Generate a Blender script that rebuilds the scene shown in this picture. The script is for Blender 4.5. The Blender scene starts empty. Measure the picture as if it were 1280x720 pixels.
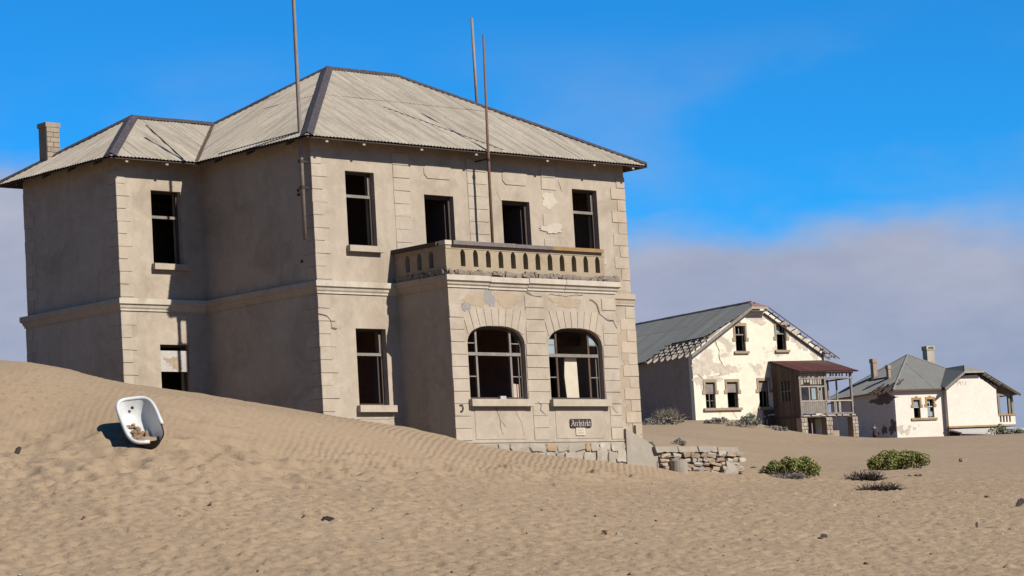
import bpy, bmesh, math, random
import numpy as np
from mathutils import Vector, Matrix
random.seed(7)
rng = np.random.default_rng(7)
SC = bpy.context.scene
COL = SC.collection
rad = math.radians

# ------------------------------------------------------------------ camera
CAM = Vector((-47.0441, -56.7369, -8.3678))
YAW, PITCH, ROLL = 0.7652, 0.1065, -0.0587
fw = Vector((math.sin(YAW)*math.cos(PITCH), math.cos(YAW)*math.cos(PITCH), math.sin(PITCH)))
rt0 = Vector((math.cos(YAW), -math.sin(YAW), 0)); up0 = rt0.cross(fw)
rt = rt0*math.cos(ROLL) + up0*math.sin(ROLL)
up = -rt0*math.sin(ROLL) + up0*math.cos(ROLL)
cd = bpy.data.cameras.new('camera'); cam = bpy.data.objects.new('camera', cd); COL.objects.link(cam)
cd.sensor_width = 36.0; cd.lens = 3344.48/1280*36.0; cd.clip_start = .5; cd.clip_end = 20000
M = Matrix((rt, up, -fw)).transposed().to_4x4(); M.translation = CAM
cam.matrix_world = M
SC.camera = cam

# ------------------------------------------------------------------ light
SUN_AZ, SUN_EL = rad(9.4), rad(38.3)
sdir = Vector((math.sin(SUN_AZ)*math.cos(SUN_EL), -math.cos(SUN_AZ)*math.cos(SUN_EL), math.sin(SUN_EL)))
sl = bpy.data.lights.new('sun', 'SUN'); sl.energy = 5.0; sl.angle = rad(.53); sl.color = (1.0, .97, .92)
so = bpy.data.objects.new('sun', sl); COL.objects.link(so)
so.rotation_euler = (-sdir).to_track_quat('-Z', 'Y').to_euler(); so.location = (0, -20, 40)

W = bpy.data.worlds.new('World'); SC.world = W; W.use_nodes = True
wn = W.node_tree.nodes; wl = W.node_tree.links; wn.clear()
def wnode(t, **k):
    n = wn.new(t)
    for a, b in k.items(): setattr(n, a, b)
    return n
sky = wnode('ShaderNodeTexSky', sky_type='NISHITA', sun_disc=False, sun_elevation=SUN_EL,
            sun_rotation=math.atan2(sdir.x, sdir.y), altitude=2500, air_density=1.0, dust_density=0.0, ozone_density=3.0)
tint = wnode('ShaderNodeMix', data_type='RGBA', blend_type='MULTIPLY'); tint.inputs[0].default_value = 1
tint.inputs[7].default_value = (.086, .646, 1.02, 1)
wl.new(sky.outputs[0], tint.inputs[6])
tc = wnode('ShaderNodeTexCoord'); sep = wnode('ShaderNodeSeparateXYZ'); wl.new(tc.outputs['Generated'], sep.inputs[0])
def wmath(op, a, b=None, c=None, clamp=False):
    n = wnode('ShaderNodeMath', operation=op, use_clamp=clamp)
    for i, v in enumerate((a, b, c)):
        if v is None: continue
        if hasattr(v, 'is_output'): wl.new(v, n.inputs[i])
        else: n.inputs[i].default_value = v
    return n.outputs[0]
def wnoise(scale, det, rough=.55, loc=(0, 0, 0)):
    mp = wnode('ShaderNodeMapping'); mp.inputs['Scale'].default_value = scale; mp.inputs['Location'].default_value = loc
    wl.new(tc.outputs['Generated'], mp.inputs[0])
    n = wnode('ShaderNodeTexNoise'); n.inputs['Scale'].default_value = 1; n.inputs['Detail'].default_value = det
    n.inputs['Roughness'].default_value = rough
    wl.new(mp.outputs[0], n.inputs['Vector']); return n.outputs['Fac']
elev = sep.outputs['Z']
n1 = wnoise((9, 9, 22), 4, loc=(5.162, 2.565, .571)); n2 = wnoise((3.2, 3.2, 6), 3, loc=(7.685, 8.908, .797))
side = wmath('ADD', wmath('MULTIPLY', sep.outputs['X'], rt0.x), wmath('MULTIPLY', sep.outputs['Y'], rt0.y))
lf = wnode('ShaderNodeMapRange', interpolation_type='SMOOTHSTEP'); wl.new(side, lf.inputs[0])      # the bank stands higher over the sea, to the left
lf.inputs[1].default_value = -.22; lf.inputs[2].default_value = .02; lf.inputs[3].default_value = -.055; lf.inputs[4].default_value = 0
h = wmath('ADD', wmath('ADD', elev, lf.outputs[0]), wmath('MULTIPLY', wmath('SUBTRACT', n1, .5), .06))
h = wmath('ADD', h, wmath('MULTIPLY', wmath('SUBTRACT', n2, .5), .05))
bank = wnode('ShaderNodeMapRange', interpolation_type='SMOOTHSTEP'); wl.new(h, bank.inputs[0])
bank.inputs[1].default_value = .131; bank.inputs[2].default_value = .105; bank.inputs[3].default_value = 0; bank.inputs[4].default_value = .97
n3 = wnoise((8, 8, 20), 4, loc=(7.43, .93, 7.484))
wisp = wnode('ShaderNodeMapRange', interpolation_type='SMOOTHSTEP'); wl.new(n3, wisp.inputs[0])
wisp.inputs[1].default_value = .44; wisp.inputs[2].default_value = .72; wisp.inputs[3].default_value = 0; wisp.inputs[4].default_value = .2
low = wnode('ShaderNodeMapRange', interpolation_type='SMOOTHSTEP'); wl.new(elev, low.inputs[0])
low.inputs[1].default_value = .21; low.inputs[2].default_value = .165; low.inputs[3].default_value = 0; low.inputs[4].default_value = 1
mask = wmath('MAXIMUM', bank.outputs[0], wmath('MULTIPLY', wisp.outputs[0], low.outputs[0]))
cl = wnode('ShaderNodeMix', data_type='RGBA'); cl.inputs[6].default_value = (1.75, 2.2, 3.35, 1); cl.inputs[7].default_value = (3.0, 3.1, 3.75, 1)
cg = wnode('ShaderNodeMapRange'); wl.new(wmath('ADD', elev, wmath('MULTIPLY', wmath('SUBTRACT', n2, .5), .12)), cg.inputs[0])
cg.inputs[1].default_value = .02; cg.inputs[2].default_value = .11; wl.new(cg.outputs[0], cl.inputs[0])
n4 = wnoise((16, 16, 40), 5, .6, loc=(1.3, 4.1, 2.2))
shd = wnode('ShaderNodeMix', data_type='RGBA', blend_type='MULTIPLY'); wl.new(cl.outputs[2], shd.inputs[6]); shd.inputs[7].default_value = (.84, .87, .93, 1)
sf = wnode('ShaderNodeMapRange'); wl.new(n4, sf.inputs[0]); sf.inputs[1].default_value = .62; sf.inputs[2].default_value = .36; wl.new(sf.outputs[0], shd.inputs[0])
mx = wnode('ShaderNodeMix', data_type='RGBA'); wl.new(mask, mx.inputs[0]); wl.new(tint.outputs[2], mx.inputs[6]); wl.new(shd.outputs[2], mx.inputs[7])
bg = wnode('ShaderNodeBackground'); bg.inputs[1].default_value = .084; wl.new(mx.outputs[2], bg.inputs[0])
wo = wnode('ShaderNodeOutputWorld'); wl.new(bg.outputs[0], wo.inputs[0])
SC.view_settings.view_transform = 'Standard'; SC.view_settings.look = 'None'
SC.view_settings.exposure = 0.85; SC.view_settings.gamma = 1.0
SC.view_settings.use_curve_mapping = False

# ------------------------------------------------------------------ materials
ALBEDO = .48          # all base colours below are written on one common scale
class NT:
    def __init__(s, name):
        s.m = bpy.data.materials.new(name); s.m.use_nodes = True
        s.n = s.m.node_tree.nodes; s.l = s.m.node_tree.links
        s.b = s.n['Principled BSDF']; s.pos = s.n.new('ShaderNodeNewGeometry').outputs['Position']
        s.rnd = s.n.new('ShaderNodeObjectInfo').outputs['Random']
    def put(s, sock, v):
        if hasattr(v, 'is_output'): s.l.new(v, sock)
        else: sock.default_value = v
    def noise(s, scale, detail=4, rough=.55, vec=None, sc3=None, dist=0.0):
        n = s.n.new('ShaderNodeTexNoise'); n.inputs['Scale'].default_value = scale; n.inputs['Detail'].default_value = detail
        n.inputs['Roughness'].default_value = rough; n.inputs['Distortion'].default_value = dist
        v = vec or s.pos
        if sc3:
            mp = s.n.new('ShaderNodeMapping'); mp.inputs['Scale'].default_value = sc3; s.l.new(v, mp.inputs[0]); v = mp.outputs[0]
        s.l.new(v, n.inputs['Vector']); return n.outputs['Fac']
    def rng(s, v, a, b, c=0., d=1., smooth=False):
        n = s.n.new('ShaderNodeMapRange'); s.put(n.inputs[0], v)
        if smooth: n.interpolation_type = 'SMOOTHSTEP'
        for i, x in enumerate((a, b, c, d)): n.inputs[1+i].default_value = x
        return n.outputs[0]
    def mix(s, f, a, b, mode='MIX'):
        n = s.n.new('ShaderNodeMix'); n.data_type = 'RGBA'; n.blend_type = mode
        s.put(n.inputs[0], f); s.put(n.inputs[6], a if hasattr(a, 'is_output') else (*a, 1)); s.put(n.inputs[7], b if hasattr(b, 'is_output') else (*b, 1))
        return n.outputs[2]
    def math(s, op, a, b=0.):
        n = s.n.new('ShaderNodeMath'); n.operation = op; s.put(n.inputs[0], a); s.put(n.inputs[1], b); return n.outputs[0]
    def bump(s, hgt, strength=.3, dist=.02, prev=None):
        n = s.n.new('ShaderNodeBump'); n.inputs['Strength'].default_value = strength; n.inputs['Distance'].default_value = dist
        s.l.new(hgt, n.inputs['Height'])
        if prev: s.l.new(prev, n.inputs['Normal'])
        return n.outputs[0]
    def out(s, col, rough=.85, normal=None, metal=0., spec=.3):
        if hasattr(col, 'is_output'):
            v = s.n.new('ShaderNodeVectorMath'); v.operation = 'MULTIPLY'; v.inputs[1].default_value = (ALBEDO, ALBEDO*.97, ALBEDO*.915); s.l.new(col, v.inputs[0])
            s.l.new(v.outputs[0], s.b.inputs['Base Color'])
        else: s.b.inputs['Base Color'].default_value = (col[0]*ALBEDO, col[1]*ALBEDO*.97, col[2]*ALBEDO*.915, 1)
        s.put(s.b.inputs['Roughness'], rough)
        s.b.inputs['Metallic'].default_value = metal; s.b.inputs['Specular IOR Level'].default_value = spec
        if normal: s.l.new(normal, s.b.inputs['Normal'])
        return s.m

def plaster(name, a, b, stain, sscale=.7, samt=(.52, .72), pit=.35, rvar=.0, streak=.25):
    t = NT(name)
    c = t.mix(t.rng(t.noise(.9, 6, .62), .32, .68), a, b)
    c = t.mix(t.rng(t.noise(2.6, 5, .65, dist=.4), .46, .62, 0, .45, True), c, [min(1.1, x*1.13) for x in a])
    c = t.mix(t.rng(t.noise(9, 4, .7), .45, .8, 0, .4), c, [x*.75 for x in a])
    c = t.mix(t.rng(t.noise(sscale, 5, .65, dist=.6), *samt, 0, .75, True), c, stain)
    c = t.mix(t.rng(t.noise(1, 4, .6, sc3=(3.2, 3.2, .22)), .5, .8, 0, streak), c, [x*.6 for x in a])
    if rvar: c = t.mix(t.rng(t.rnd, 0, 1, 0, rvar), c, [x*.62 for x in b])
    c = t.mix(t.rng(t.noise(38, 2, .7), .66, .74, 0, .35), c, [x*.5 for x in a])
    n = t.bump(t.noise(28, 5, .7), pit, .012)
    n = t.bump(t.noise(2.5, 3), .35, .03, n)
    return t.out(c, .92, n, spec=.15)
def plain(name, a, b=None, scale=6, rough=.8, rvar=.25, bump=.25, sc3=None, metal=0., spec=.3):
    t = NT(name); b = b or [x*.6 for x in a]
    c = t.mix(t.rng(t.noise(scale, 5, .65, sc3=sc3), .35, .7), a, b)
    if rvar: c = t.mix(t.rng(t.rnd, 0, 1, 0, rvar), c, [x*.5 for x in a])
    return t.out(c, rough, t.bump(t.noise(scale*4, 4, .65, sc3=sc3), bump, .01), metal, spec)

MT = {}
MT['plaster'] = plaster('plaster', (.585, .492, .388), (.505, .418, .322), (.41, .33, .25), samt=(.48, .7), pit=.4)
MT['plaster_side'] = MT['plaster']
MT['quoin'] = plaster('quoin', (.62, .525, .418), (.56, .47, .368), (.46, .375, .285), rvar=.18)
MT['worn_quoin'] = plaster('worn_quoin', (.62, .50, .375), (.61, .51, .40), (.50, .39, .28), rvar=.2)
MT['trim'] = plaster('trim', (.70, .62, .51), (.62, .535, .43), (.47, .385, .29), streak=.35)
MT['grey_mortar'] = plaster('grey_mortar', (.41, .375, .36), (.34, .32, .32), (.46, .42, .38))
MT['ochre_patch'] = plaster('ochre_patch', (.51, .39, .27), (.53, .43, .32), (.46, .34, .235))
MT['parapet'] = plaster('parapet', (.50, .40, .28), (.44, .345, .235), (.36, .28, .19), sscale=1.6)
MT['rubble'] = plaster('rubble', (.34, .28, .225), (.24, .195, .155), (.45, .38, .3), pit=1.0, sscale=3)
MT['rail_dark'] = plain('rail_dark', (.17, .14, .13), (.27, .225, .21), 5, .85)
MT['rail_ochre'] = plain('rail_ochre', (.43, .27, .10), (.33, .2, .08), 5, .85)
MT['crack'] = plain('crack', (.13, .1, .08), rough=.95)
MT['stone_pale'] = plaster('stone_pale', (.66, .60, .50), (.50, .43, .34), (.42, .33, .23), sscale=2.5, pit=.8, rvar=.45)
MT['stone_grey'] = plaster('stone_grey', (.50, .435, .355), (.42, .36, .29), (.50, .38, .26), sscale=2.5, pit=.8, rvar=.4)
MT['stone_ochre'] = plaster('stone_ochre', (.55, .36, .2), (.5, .4, .28), (.4, .3, .2), sscale=2.5, pit=.8, rvar=.3)
MT['mortar'] = plaster('mortar', (.36, .31, .255), (.28, .24, .19), (.22, .18, .14), pit=.6)
MT['mortar_pale'] = plaster('mortar_pale', (.50, .43, .345), (.42, .355, .28), (.34, .28, .215), pit=.6)
MT['stone_brown'] = plaster('stone_brown', (.36, .24, .16), (.45, .33, .23), (.25, .17, .12), sscale=2.5, pit=.8, rvar=.4)
MT['concrete'] = plaster('concrete', (.47, .41, .34), (.42, .36, .29), (.35, .295, .235), pit=.25)
MT['wood_dark'] = plain('wood_dark', (.085, .055, .042), (.13, .095, .075), 3, .85, sc3=(4, 4, 30))
MT['wood_brown'] = plain('wood_brown', (.16, .095, .065), (.1, .06, .045), 3, .85)
MT['wood_plank'] = plain('wood_plank', (.20, .155, .12), (.12, .09, .07), 3, .85, sc3=(6, 6, 1))
MT['wood_grey'] = plain('wood_grey', (.36, .315, .27), (.24, .2, .17), 4, .85)
MT['wood_pale'] = plain('wood_pale', (.56, .50, .42), (.4, .34, .28), 4, .8)
MT['white_paint'] = plain('white_paint', (.72, .70, .66), (.5, .46, .4), 5, .7)
MT['glass'] = plain('glass', (.42, .50, .53), (.33, .40, .43), 2, .25, .2, .05, spec=.6)
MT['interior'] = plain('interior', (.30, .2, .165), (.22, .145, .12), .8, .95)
MT['interior_red'] = plain('interior_red', (.52, .30, .25), (.40, .22, .18), 1.2, .95)
MT['pipe'] = plain('pipe', (.34, .29, .25), (.26, .20, .17), 8, .6, .1)
MT['rust_pipe'] = plain('rust_pipe', (.26, .13, .075), (.17, .09, .06), 8, .8, .1)
MT['brick_dim'] = plaster('brick_dim', (.50, .41, .31), (.42, .335, .25), (.33, .26, .19), pit=.8, rvar=.35)
MT['iron'] = plain('iron', (.035, .028, .024), (.06, .04, .03), 8, .7)
MT['cream_board'] = plain('cream_board', (.78, .68, .52), (.70, .6, .45), 4, .7, .1)
MT['pink_panel'] = plain('pink_panel', (.72, .56, .46), (.6, .45, .36), 3, .8, .1)

def corr(name, a, b, c2, rvar=.3, stk=None, amt=.75):
    t = NT(name)
    c = t.mix(t.rng(t.noise(1.1, 5, .65), .3, .7), a, b)
    c = t.mix(t.rng(t.noise(13, 4, .75), .5, .75, 0, .75), c, c2)
    if stk:
        c = t.mix(t.rng(t.noise(1, 4, .65, sc3=stk), .46, .66, 0, amt), c, [x*.62 for x in b])
        c = t.mix(t.rng(t.noise(1.7, 3, .6, sc3=stk), .55, .75, 0, amt), c, [min(1, x*1.28) for x in a])
    c = t.mix(t.rng(t.rnd, 0, 1, 0, rvar), c, [x*.6 for x in b])
    return t.out(c, .8, t.bump(t.noise(40, 4, .7), .3, .01), .0, .25)
MT['roof_front'] = corr('roof_front', (.59, .515, .415), (.47, .405, .315), (.29, .225, .165), .25, (5, .4, .4))
MT['roof_side'] = corr('roof_side', (.59, .515, .415), (.47, .405, .315), (.29, .225, .165), .25, (.4, 5, .4))
MT['roof_cap'] = corr('roof_cap', (.075, .062, .070), (.055, .045, .05), (.26, .22, .20), .1)
MT['roof_blue'] = corr('roof_blue', (.165, .175, .175), (.14, .148, .148), (.21, .2, .185), .3)
MT['roof_grey'] = corr('roof_grey', (.30, .295, .27), (.26, .255, .235), (.2, .18, .155), .2)
MT['roof_red'] = corr('roof_red', (.165, .055, .045), (.125, .045, .038), (.22, .1, .075), .3)
MT['roof_pink'] = corr('roof_pink', (.36, .2, .165), (.3, .16, .135), (.4, .28, .24), .2)
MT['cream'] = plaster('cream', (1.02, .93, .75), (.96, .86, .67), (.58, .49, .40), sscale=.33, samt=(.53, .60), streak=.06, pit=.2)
MT['cream_shaded'] = plaster('cream_shaded', (.50, .39, .30), (.44, .34, .26), (.36, .27, .205), sscale=.5)   # darker, browner copy of cream: shade of the long left wall put into the colour
MT['pinkish'] = plaster('pinkish', (1.0, .90, .78), (.96, .855, .73), (.88, .77, .64), sscale=.4, streak=.05, pit=.2)
MT['pink_shaded'] = plaster('pink_shaded', (.95, .76, .61), (.89, .70, .56), (.74, .57, .45), sscale=.4, streak=.08)   # pinkish made warmer and darker: shade tone of the left-facing walls painted in
MT['bare_patch'] = plaster('bare_patch', (.70, .60, .50), (.61, .52, .43), (.84, .73, .58), sscale=3, samt=(.45, .6))
MT['brown_patch'] = plaster('brown_patch', (.24, .165, .125), (.2, .14, .105), (.3, .22, .17), sscale=2)
MT['ochre'] = plaster('ochre', (.50, .33, .15), (.42, .27, .12), (.55, .42, .27), sscale=2)
MT['stone_trim'] = plaster('stone_trim', (.48, .36, .255), (.4, .295, .2), (.56, .45, .34), sscale=2)

# enamel of the bathtub: white, yellowed low down, rust blooms
def enamel():
    t = NT('enamel'); g = t.n.new('ShaderNodeTexCoord').outputs['Object']
    sp = t.n.new('ShaderNodeSeparateXYZ'); t.l.new(g, sp.inputs[0])
    c = t.mix(t.rng(t.noise(5, 4, vec=g), .3, .7), (.82, .82, .80), (.74, .74, .72))
    low = t.rng(sp.outputs[2], -.22, -.36, 0, .55, True)
    c = t.mix(low, c, (.66, .58, .42))
    r = t.math('MULTIPLY', t.rng(t.noise(7, 5, .7, vec=g), .51, .60, 0, 1, True), t.rng(sp.outputs[2], -.12, -.34, 0, 1))
    c = t.mix(r, c, (.16, .07, .03))
    return t.out(c, .3, None, 0, .5)
MT['enamel'] = enamel()

def sand():
    t = NT('sand')
    at = t.n.new('ShaderNodeAttribute'); at.attribute_name = 'ripple'
    c = t.mix(t.rng(t.noise(.22, 5, .6), .35, .65), (.432, .316, .206), (.40, .291, .188))
    c = t.mix(t.rng(t.noise(4.5, 5, .7), .5, .75, 0, .45), c, (.315, .232, .154))
    c = t.mix(t.math('MULTIPLY', t.rng(t.noise(6.5, 3, .6), .56, .68, 0, .6), t.rng(at.outputs['Fac'], .0, .3, 1, 0)), c, (.25, .178, .118))  # dark mottles paint in the shade of footprints on the trodden sand
    c = t.mix(t.rng(t.noise(1.7, 4, .65), .52, .72, 0, .3, True), c, (.36, .255, .16))  # broader dark mottle, shade of trampled pits put into the colour
    c = t.mix(t.rng(t.noise(45, 3, .8), .62, .74, 0, .55), c, (.19, .13, .09))
    c = t.mix(t.rng(t.noise(33, 2, .7), .70, .78, 0, .5), c, (.6, .5, .38))
    n = t.bump(t.noise(60, 3, .7), .35, .012)
    n = t.bump(t.noise(7, 5, .65), .45, .05, n)
    n = t.bump(t.rng(t.noise(2.6, 3, .6), .42, .58, 0, 1, True), .12, .05, n)
    wv = t.n.new('ShaderNodeTexWave'); wv.wave_type = 'BANDS'; wv.bands_direction = 'X'
    mp = t.n.new('ShaderNodeMapping'); mp.inputs['Rotation'].default_value = (0, 0, rad(46)); mp.inputs['Scale'].default_value = (1, 1, .3); t.l.new(t.pos, mp.inputs[0])
    t.l.new(mp.outputs[0], wv.inputs['Vector']); wv.inputs['Scale'].default_value = 1.9; wv.inputs['Distortion'].default_value = 3.6
    wv.inputs['Detail'].default_value = 2.0; wv.inputs['Detail Scale'].default_value = .5
    n = t.bump(t.math('MULTIPLY', wv.outputs['Fac'], at.outputs['Fac']), .5, .045, n)
    return t.out(c, .95, n, spec=.1)
MT['sand'] = sand()
def leafmat(name, a, b, c2=None):
    t = NT(name)
    c = t.mix(t.rng(t.noise(9, 3, .7), .35, .65), a, b)
    if c2: c = t.mix(t.rng(t.noise(3, 3, .7), .5, .62), c, c2)
    m = t.out(c, .6, None, 0, .3)
    t.b.inputs['Subsurface Weight'].default_value = 0
    return m
MT['leaf'] = leafmat('leaf', (.26, .26, .05), (.15, .18, .035), (.42, .36, .085))
MT['leaf_grey'] = leafmat('leaf_grey', (.36, .325, .265), (.25, .225, .185))
MT['leaf_dull'] = leafmat('leaf_dull', (.19, .22, .10), (.12, .145, .07))
MT['straw'] = leafmat('straw', (.36, .29, .2), (.25, .2, .14))
MT['twig'] = leafmat('twig', (.075, .05, .04), (.12, .085, .065))
MT['twig_grey'] = leafmat('twig_grey', (.33, .28, .24), (.22, .18, .15))
MT['sign_dark'] = plain('sign_dark', (.055, .022, .02), (.04, .018, .016), 20, .6, 0, .05)
MT['sign_white'] = plain('sign_white', (.85, .82, .78), (.7, .66, .6), 30, .6, 0, 0)
MT['ink'] = plain('ink', (.35, .27, .2), rough=.8, rvar=0)
MT['faint_ink'] = plain('faint_ink', (.52, .45, .37), rough=.9, rvar=0)
MT['skin'] = plain('skin', (.30, .18, .12), (.27, .16, .11), 10, .6, 0, .05)
MT['shirt'] = plain('shirt', (.035, .045, .075), (.03, .036, .06), 10, .85, 0, .1)
MT['trousers'] = plain('trousers', (.03, .032, .045), (.025, .026, .036), 10, .85, 0, .1)
MT['hair'] = plain('hair', (.02, .014, .01), (.03, .02, .015), 20, .7, 0, .1)

# ------------------------------------------------------------------ mesh helpers
class MB:
    def __init__(s): s.v = []; s.f = []
    def add(s, vs, fs):
        k = len(s.v); s.v += [tuple(v) for v in vs]; s.f += [tuple(i+k for i in f) for f in fs]
    def box(s, x0, x1, y0, y1, z0, z1, F=None, ch=0.0):
        c = [(x0, y0, z0), (x1, y0, z0), (x1, y1, z0), (x0, y1, z0), (x0, y0, z1), (x1, y0, z1), (x1, y1, z1), (x0, y1, z1)]
        fs = [(0, 3, 2, 1), (4, 5, 6, 7), (0, 1, 5, 4), (1, 2, 6, 5), (2, 3, 7, 6), (3, 0, 4, 7)]
        if F: c = [F(*p) for p in c]
        s.add(c, fs); return s
    def bar(s, a, b, w, h=None, upv=(0, 0, 1)):
        a = Vector(a); b = Vector(b); d = (b-a).normalized(); h = h or w
        x = d.cross(Vector(upv))
        if x.length < 1e-4: x = d.cross(Vector((1, 0, 0)))
        x.normalize(); y = x.cross(d)
        c = [p + x*sx*w/2 + y*sy*h/2 for p in (a, b) for sx, sy in ((-1, -1), (1, -1), (1, 1), (-1, 1))]
        s.add(c, [(0, 1, 2, 3), (7, 6, 5, 4), (0, 4, 5, 1), (1, 5, 6, 2), (2, 6, 7, 3), (3, 7, 4, 0)]); return s
    def tube(s, pts, r, n=8, cap=True):
        pts = [Vector(p) for p in pts]; rings = []
        for i, p in enumerate(pts):
            d = (pts[min(i+1, len(pts)-1)] - pts[max(i-1, 0)]).normalized()
            x = d.orthogonal() if i == 0 else (px - d*px.dot(d))
            x.normalize(); px = x; y = d.cross(x)
            rr = r[i] if isinstance(r, (list, tuple)) else r
            rings.append([p + (x*math.cos(6.2832*k/n) + y*math.sin(6.2832*k/n))*rr for k in range(n)])
        vs = [v for ring in rings for v in ring]; fs = []
        for i in range(len(pts)-1):
            for k in range(n): fs.append((i*n+k, i*n+(k+1) % n, (i+1)*n+(k+1) % n, (i+1)*n+k))
        if cap: fs += [tuple(range(n-1, -1, -1)), tuple((len(pts)-1)*n+k for k in range(n))]
        s.add(vs, fs); return s
    def prism(s, poly, t0, t1, F):           # poly in (s, z), extruded from depth t0 to t1
        n = len(poly); vs = [F(a, t0, b) for a, b in poly] + [F(a, t1, b) for a, b in poly]
        fs = [tuple(range(n)), tuple(range(2*n-1, n-1, -1))] + [(i, i+n, (i+1) % n+n, (i+1) % n) for i in range(n)]
        s.add(vs, fs); return s
    def stone(s, c, size, jit=.16, rot=0., F=None, pw=.35):
        vs = []; idx = {}
        for i in range(3):
            for j in range(3):
                for k in range(3):
                    if i == j == k == 1: continue
                    v = Vector((i-1, j-1, k-1)); L = v.length
                    v = v*(1 - pw*(1 - 1/L)) + Vector((random.uniform(-jit, jit), random.uniform(-jit, jit), random.uniform(-jit, jit)))
                    v = Vector((v.x*size[0]/2, v.y*size[1]/2, v.z*size[2]/2))
                    x, z = v.x*math.cos(rot)-v.z*math.sin(rot), v.x*math.sin(rot)+v.z*math.cos(rot)
                    p = (c[0]+x, c[1]+v.y, c[2]+z); idx[(i, j, k)] = len(vs); vs.append(F(*p) if F else p)
        fs = []
        for ax in range(3):
            for sd in (0, 2):
                for a in range(2):
                    for b in range(2):
                        q = []
                        for da, db in ((0, 0), (1, 0), (1, 1), (0, 1)):
                            t = [a+da, b+db]; t.insert(ax, sd); q.append(idx[tuple(t)])
                        fs.append(tuple(q))
        s.add(vs, fs); return s
    def mesh(s, name, mat, base=(0, 0, 0), normals=True, smooth=False):
        m = bpy.data.meshes.new(name)
        m.from_pydata([(v[0]-base[0], v[1]-base[1], v[2]-base[2]) for v in s.v], [], s.f)
        if normals:
            bm = bmesh.new(); bm.from_mesh(m); bmesh.ops.recalc_face_normals(bm, faces=bm.faces); bm.to_mesh(m); bm.free()
        m.materials.append(MT[mat] if isinstance(mat, str) else mat)
        if smooth:
            for p in m.polygons: p.use_smooth = True
        m.update(); return m

class Thing:
    """an Empty at the base of a thing; its parts are given in the thing's own model frame"""
    def __init__(s, name, label, cat, base=(0, 0, 0), group=None, frame=None):
        s.base = Vector(base); s.o = bpy.data.objects.new(name, None); COL.objects.link(s.o)
        s.o.empty_display_size = .3
        s.o.matrix_world = (frame or Matrix.Identity(4)) @ Matrix.Translation(s.base)
        s.o['label'] = label; s.o['category'] = cat
        if group: s.o['group'] = group
    def part(s, name, mb, mat, parent=None, smooth=False, normals=True, label=None, stuff=False):
        o = bpy.data.objects.new(name, mb.mesh(name, mat, s.base, normals, smooth)); COL.objects.link(o)
        o.parent = parent or s.o
        if label: o['label'] = label
        if stuff: o['kind'] = 'stuff'
        return o
    def box(s, name, mat, x0, x1, y0, y1, z0, z1, parent=None, F=None, label=None):
        return s.part(name, MB().box(x0, x1, y0, y1, z0, z1, F), mat, parent, label=label)
    def inst(s, name, mesh, loc, rotz=0, scale=(1, 1, 1), parent=None):
        o = bpy.data.objects.new(name, mesh); COL.objects.link(o); o.parent = parent or s.o
        o.location = Vector(loc) - s.base; o.rotation_euler = (0, 0, rotz); o.scale = scale; return o
def single(name, mb, mat, label, cat, base, group=None, smooth=False, frame=None, kind=None):
    o = bpy.data.objects.new(name, mb.mesh(name, mat, base, True, smooth)); COL.objects.link(o)
    o.matrix_world = (frame or Matrix.Identity(4)) @ Matrix.Translation(Vector(base))
    if kind: o['kind'] = kind
    else: o['label'] = label; o['category'] = cat
    if group: o['group'] = group
    return o

def FR(o, a, i):                             # wall frame: along a, inward i
    o = Vector(o); a = Vector(a); i = Vector(i)
    return lambda s, t, z: (o.x + a.x*s + i.x*t, o.y + a.y*s + i.y*t, o.z + z)

def wall(mb, F, s0, s1, z0, top, th, holes=(), brk=()):
    """wall of thickness th with rectangular holes (s0,s1,z0,z1); top is a number or a function of s"""
    tf = top if callable(top) else (lambda s: top)
    ss = sorted(set([s0, s1] + [x for h in holes for x in h[:2]] + list(brk)))
    for a, b in zip(ss, ss[1:]):
        hs = sorted([(h[2], h[3]) for h in holes if h[0] <= a+1e-6 and h[1] >= b-1e-6])
        z = z0; iv = []
        for lo, hi in hs:
            if lo > z: iv.append((z, lo, False))
            z = hi
        iv.append((z, None, True))
        for lo, hi, last in iv:
            ha = tf(a) if last else hi; hb = tf(b) if last else hi
            if ha-lo < 1e-4 and hb-lo < 1e-4: continue
            P = [(a, lo), (b, lo), (b, hb), (a, ha)]
            vs = [F(x, 0, y) for x, y in P] + [F(x, th, y) for x, y in P]
            mb.add(vs, [(0, 1, 2, 3), (7, 6, 5, 4), (0, 4, 5, 1), (2, 6, 7, 3)])
    def solid(a, z): return not any(h[0]-1e-6 <= a <= h[1]+1e-6 and h[2] < z < h[3] for h in holes)
    for h in holes:                           # jambs
        for x in h[:2]:
            mb.add([F(x, 0, h[2]), F(x, th, h[2]), F(x, th, h[3]), F(x, 0, h[3])], [(0, 1, 2, 3)])
    for x in (s0, s1):
        mb.add([F(x, 0, z0), F(x, th, z0), F(x, th, tf(x)), F(x, 0, tf(x))], [(0, 1, 2, 3)])
    return mb

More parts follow.
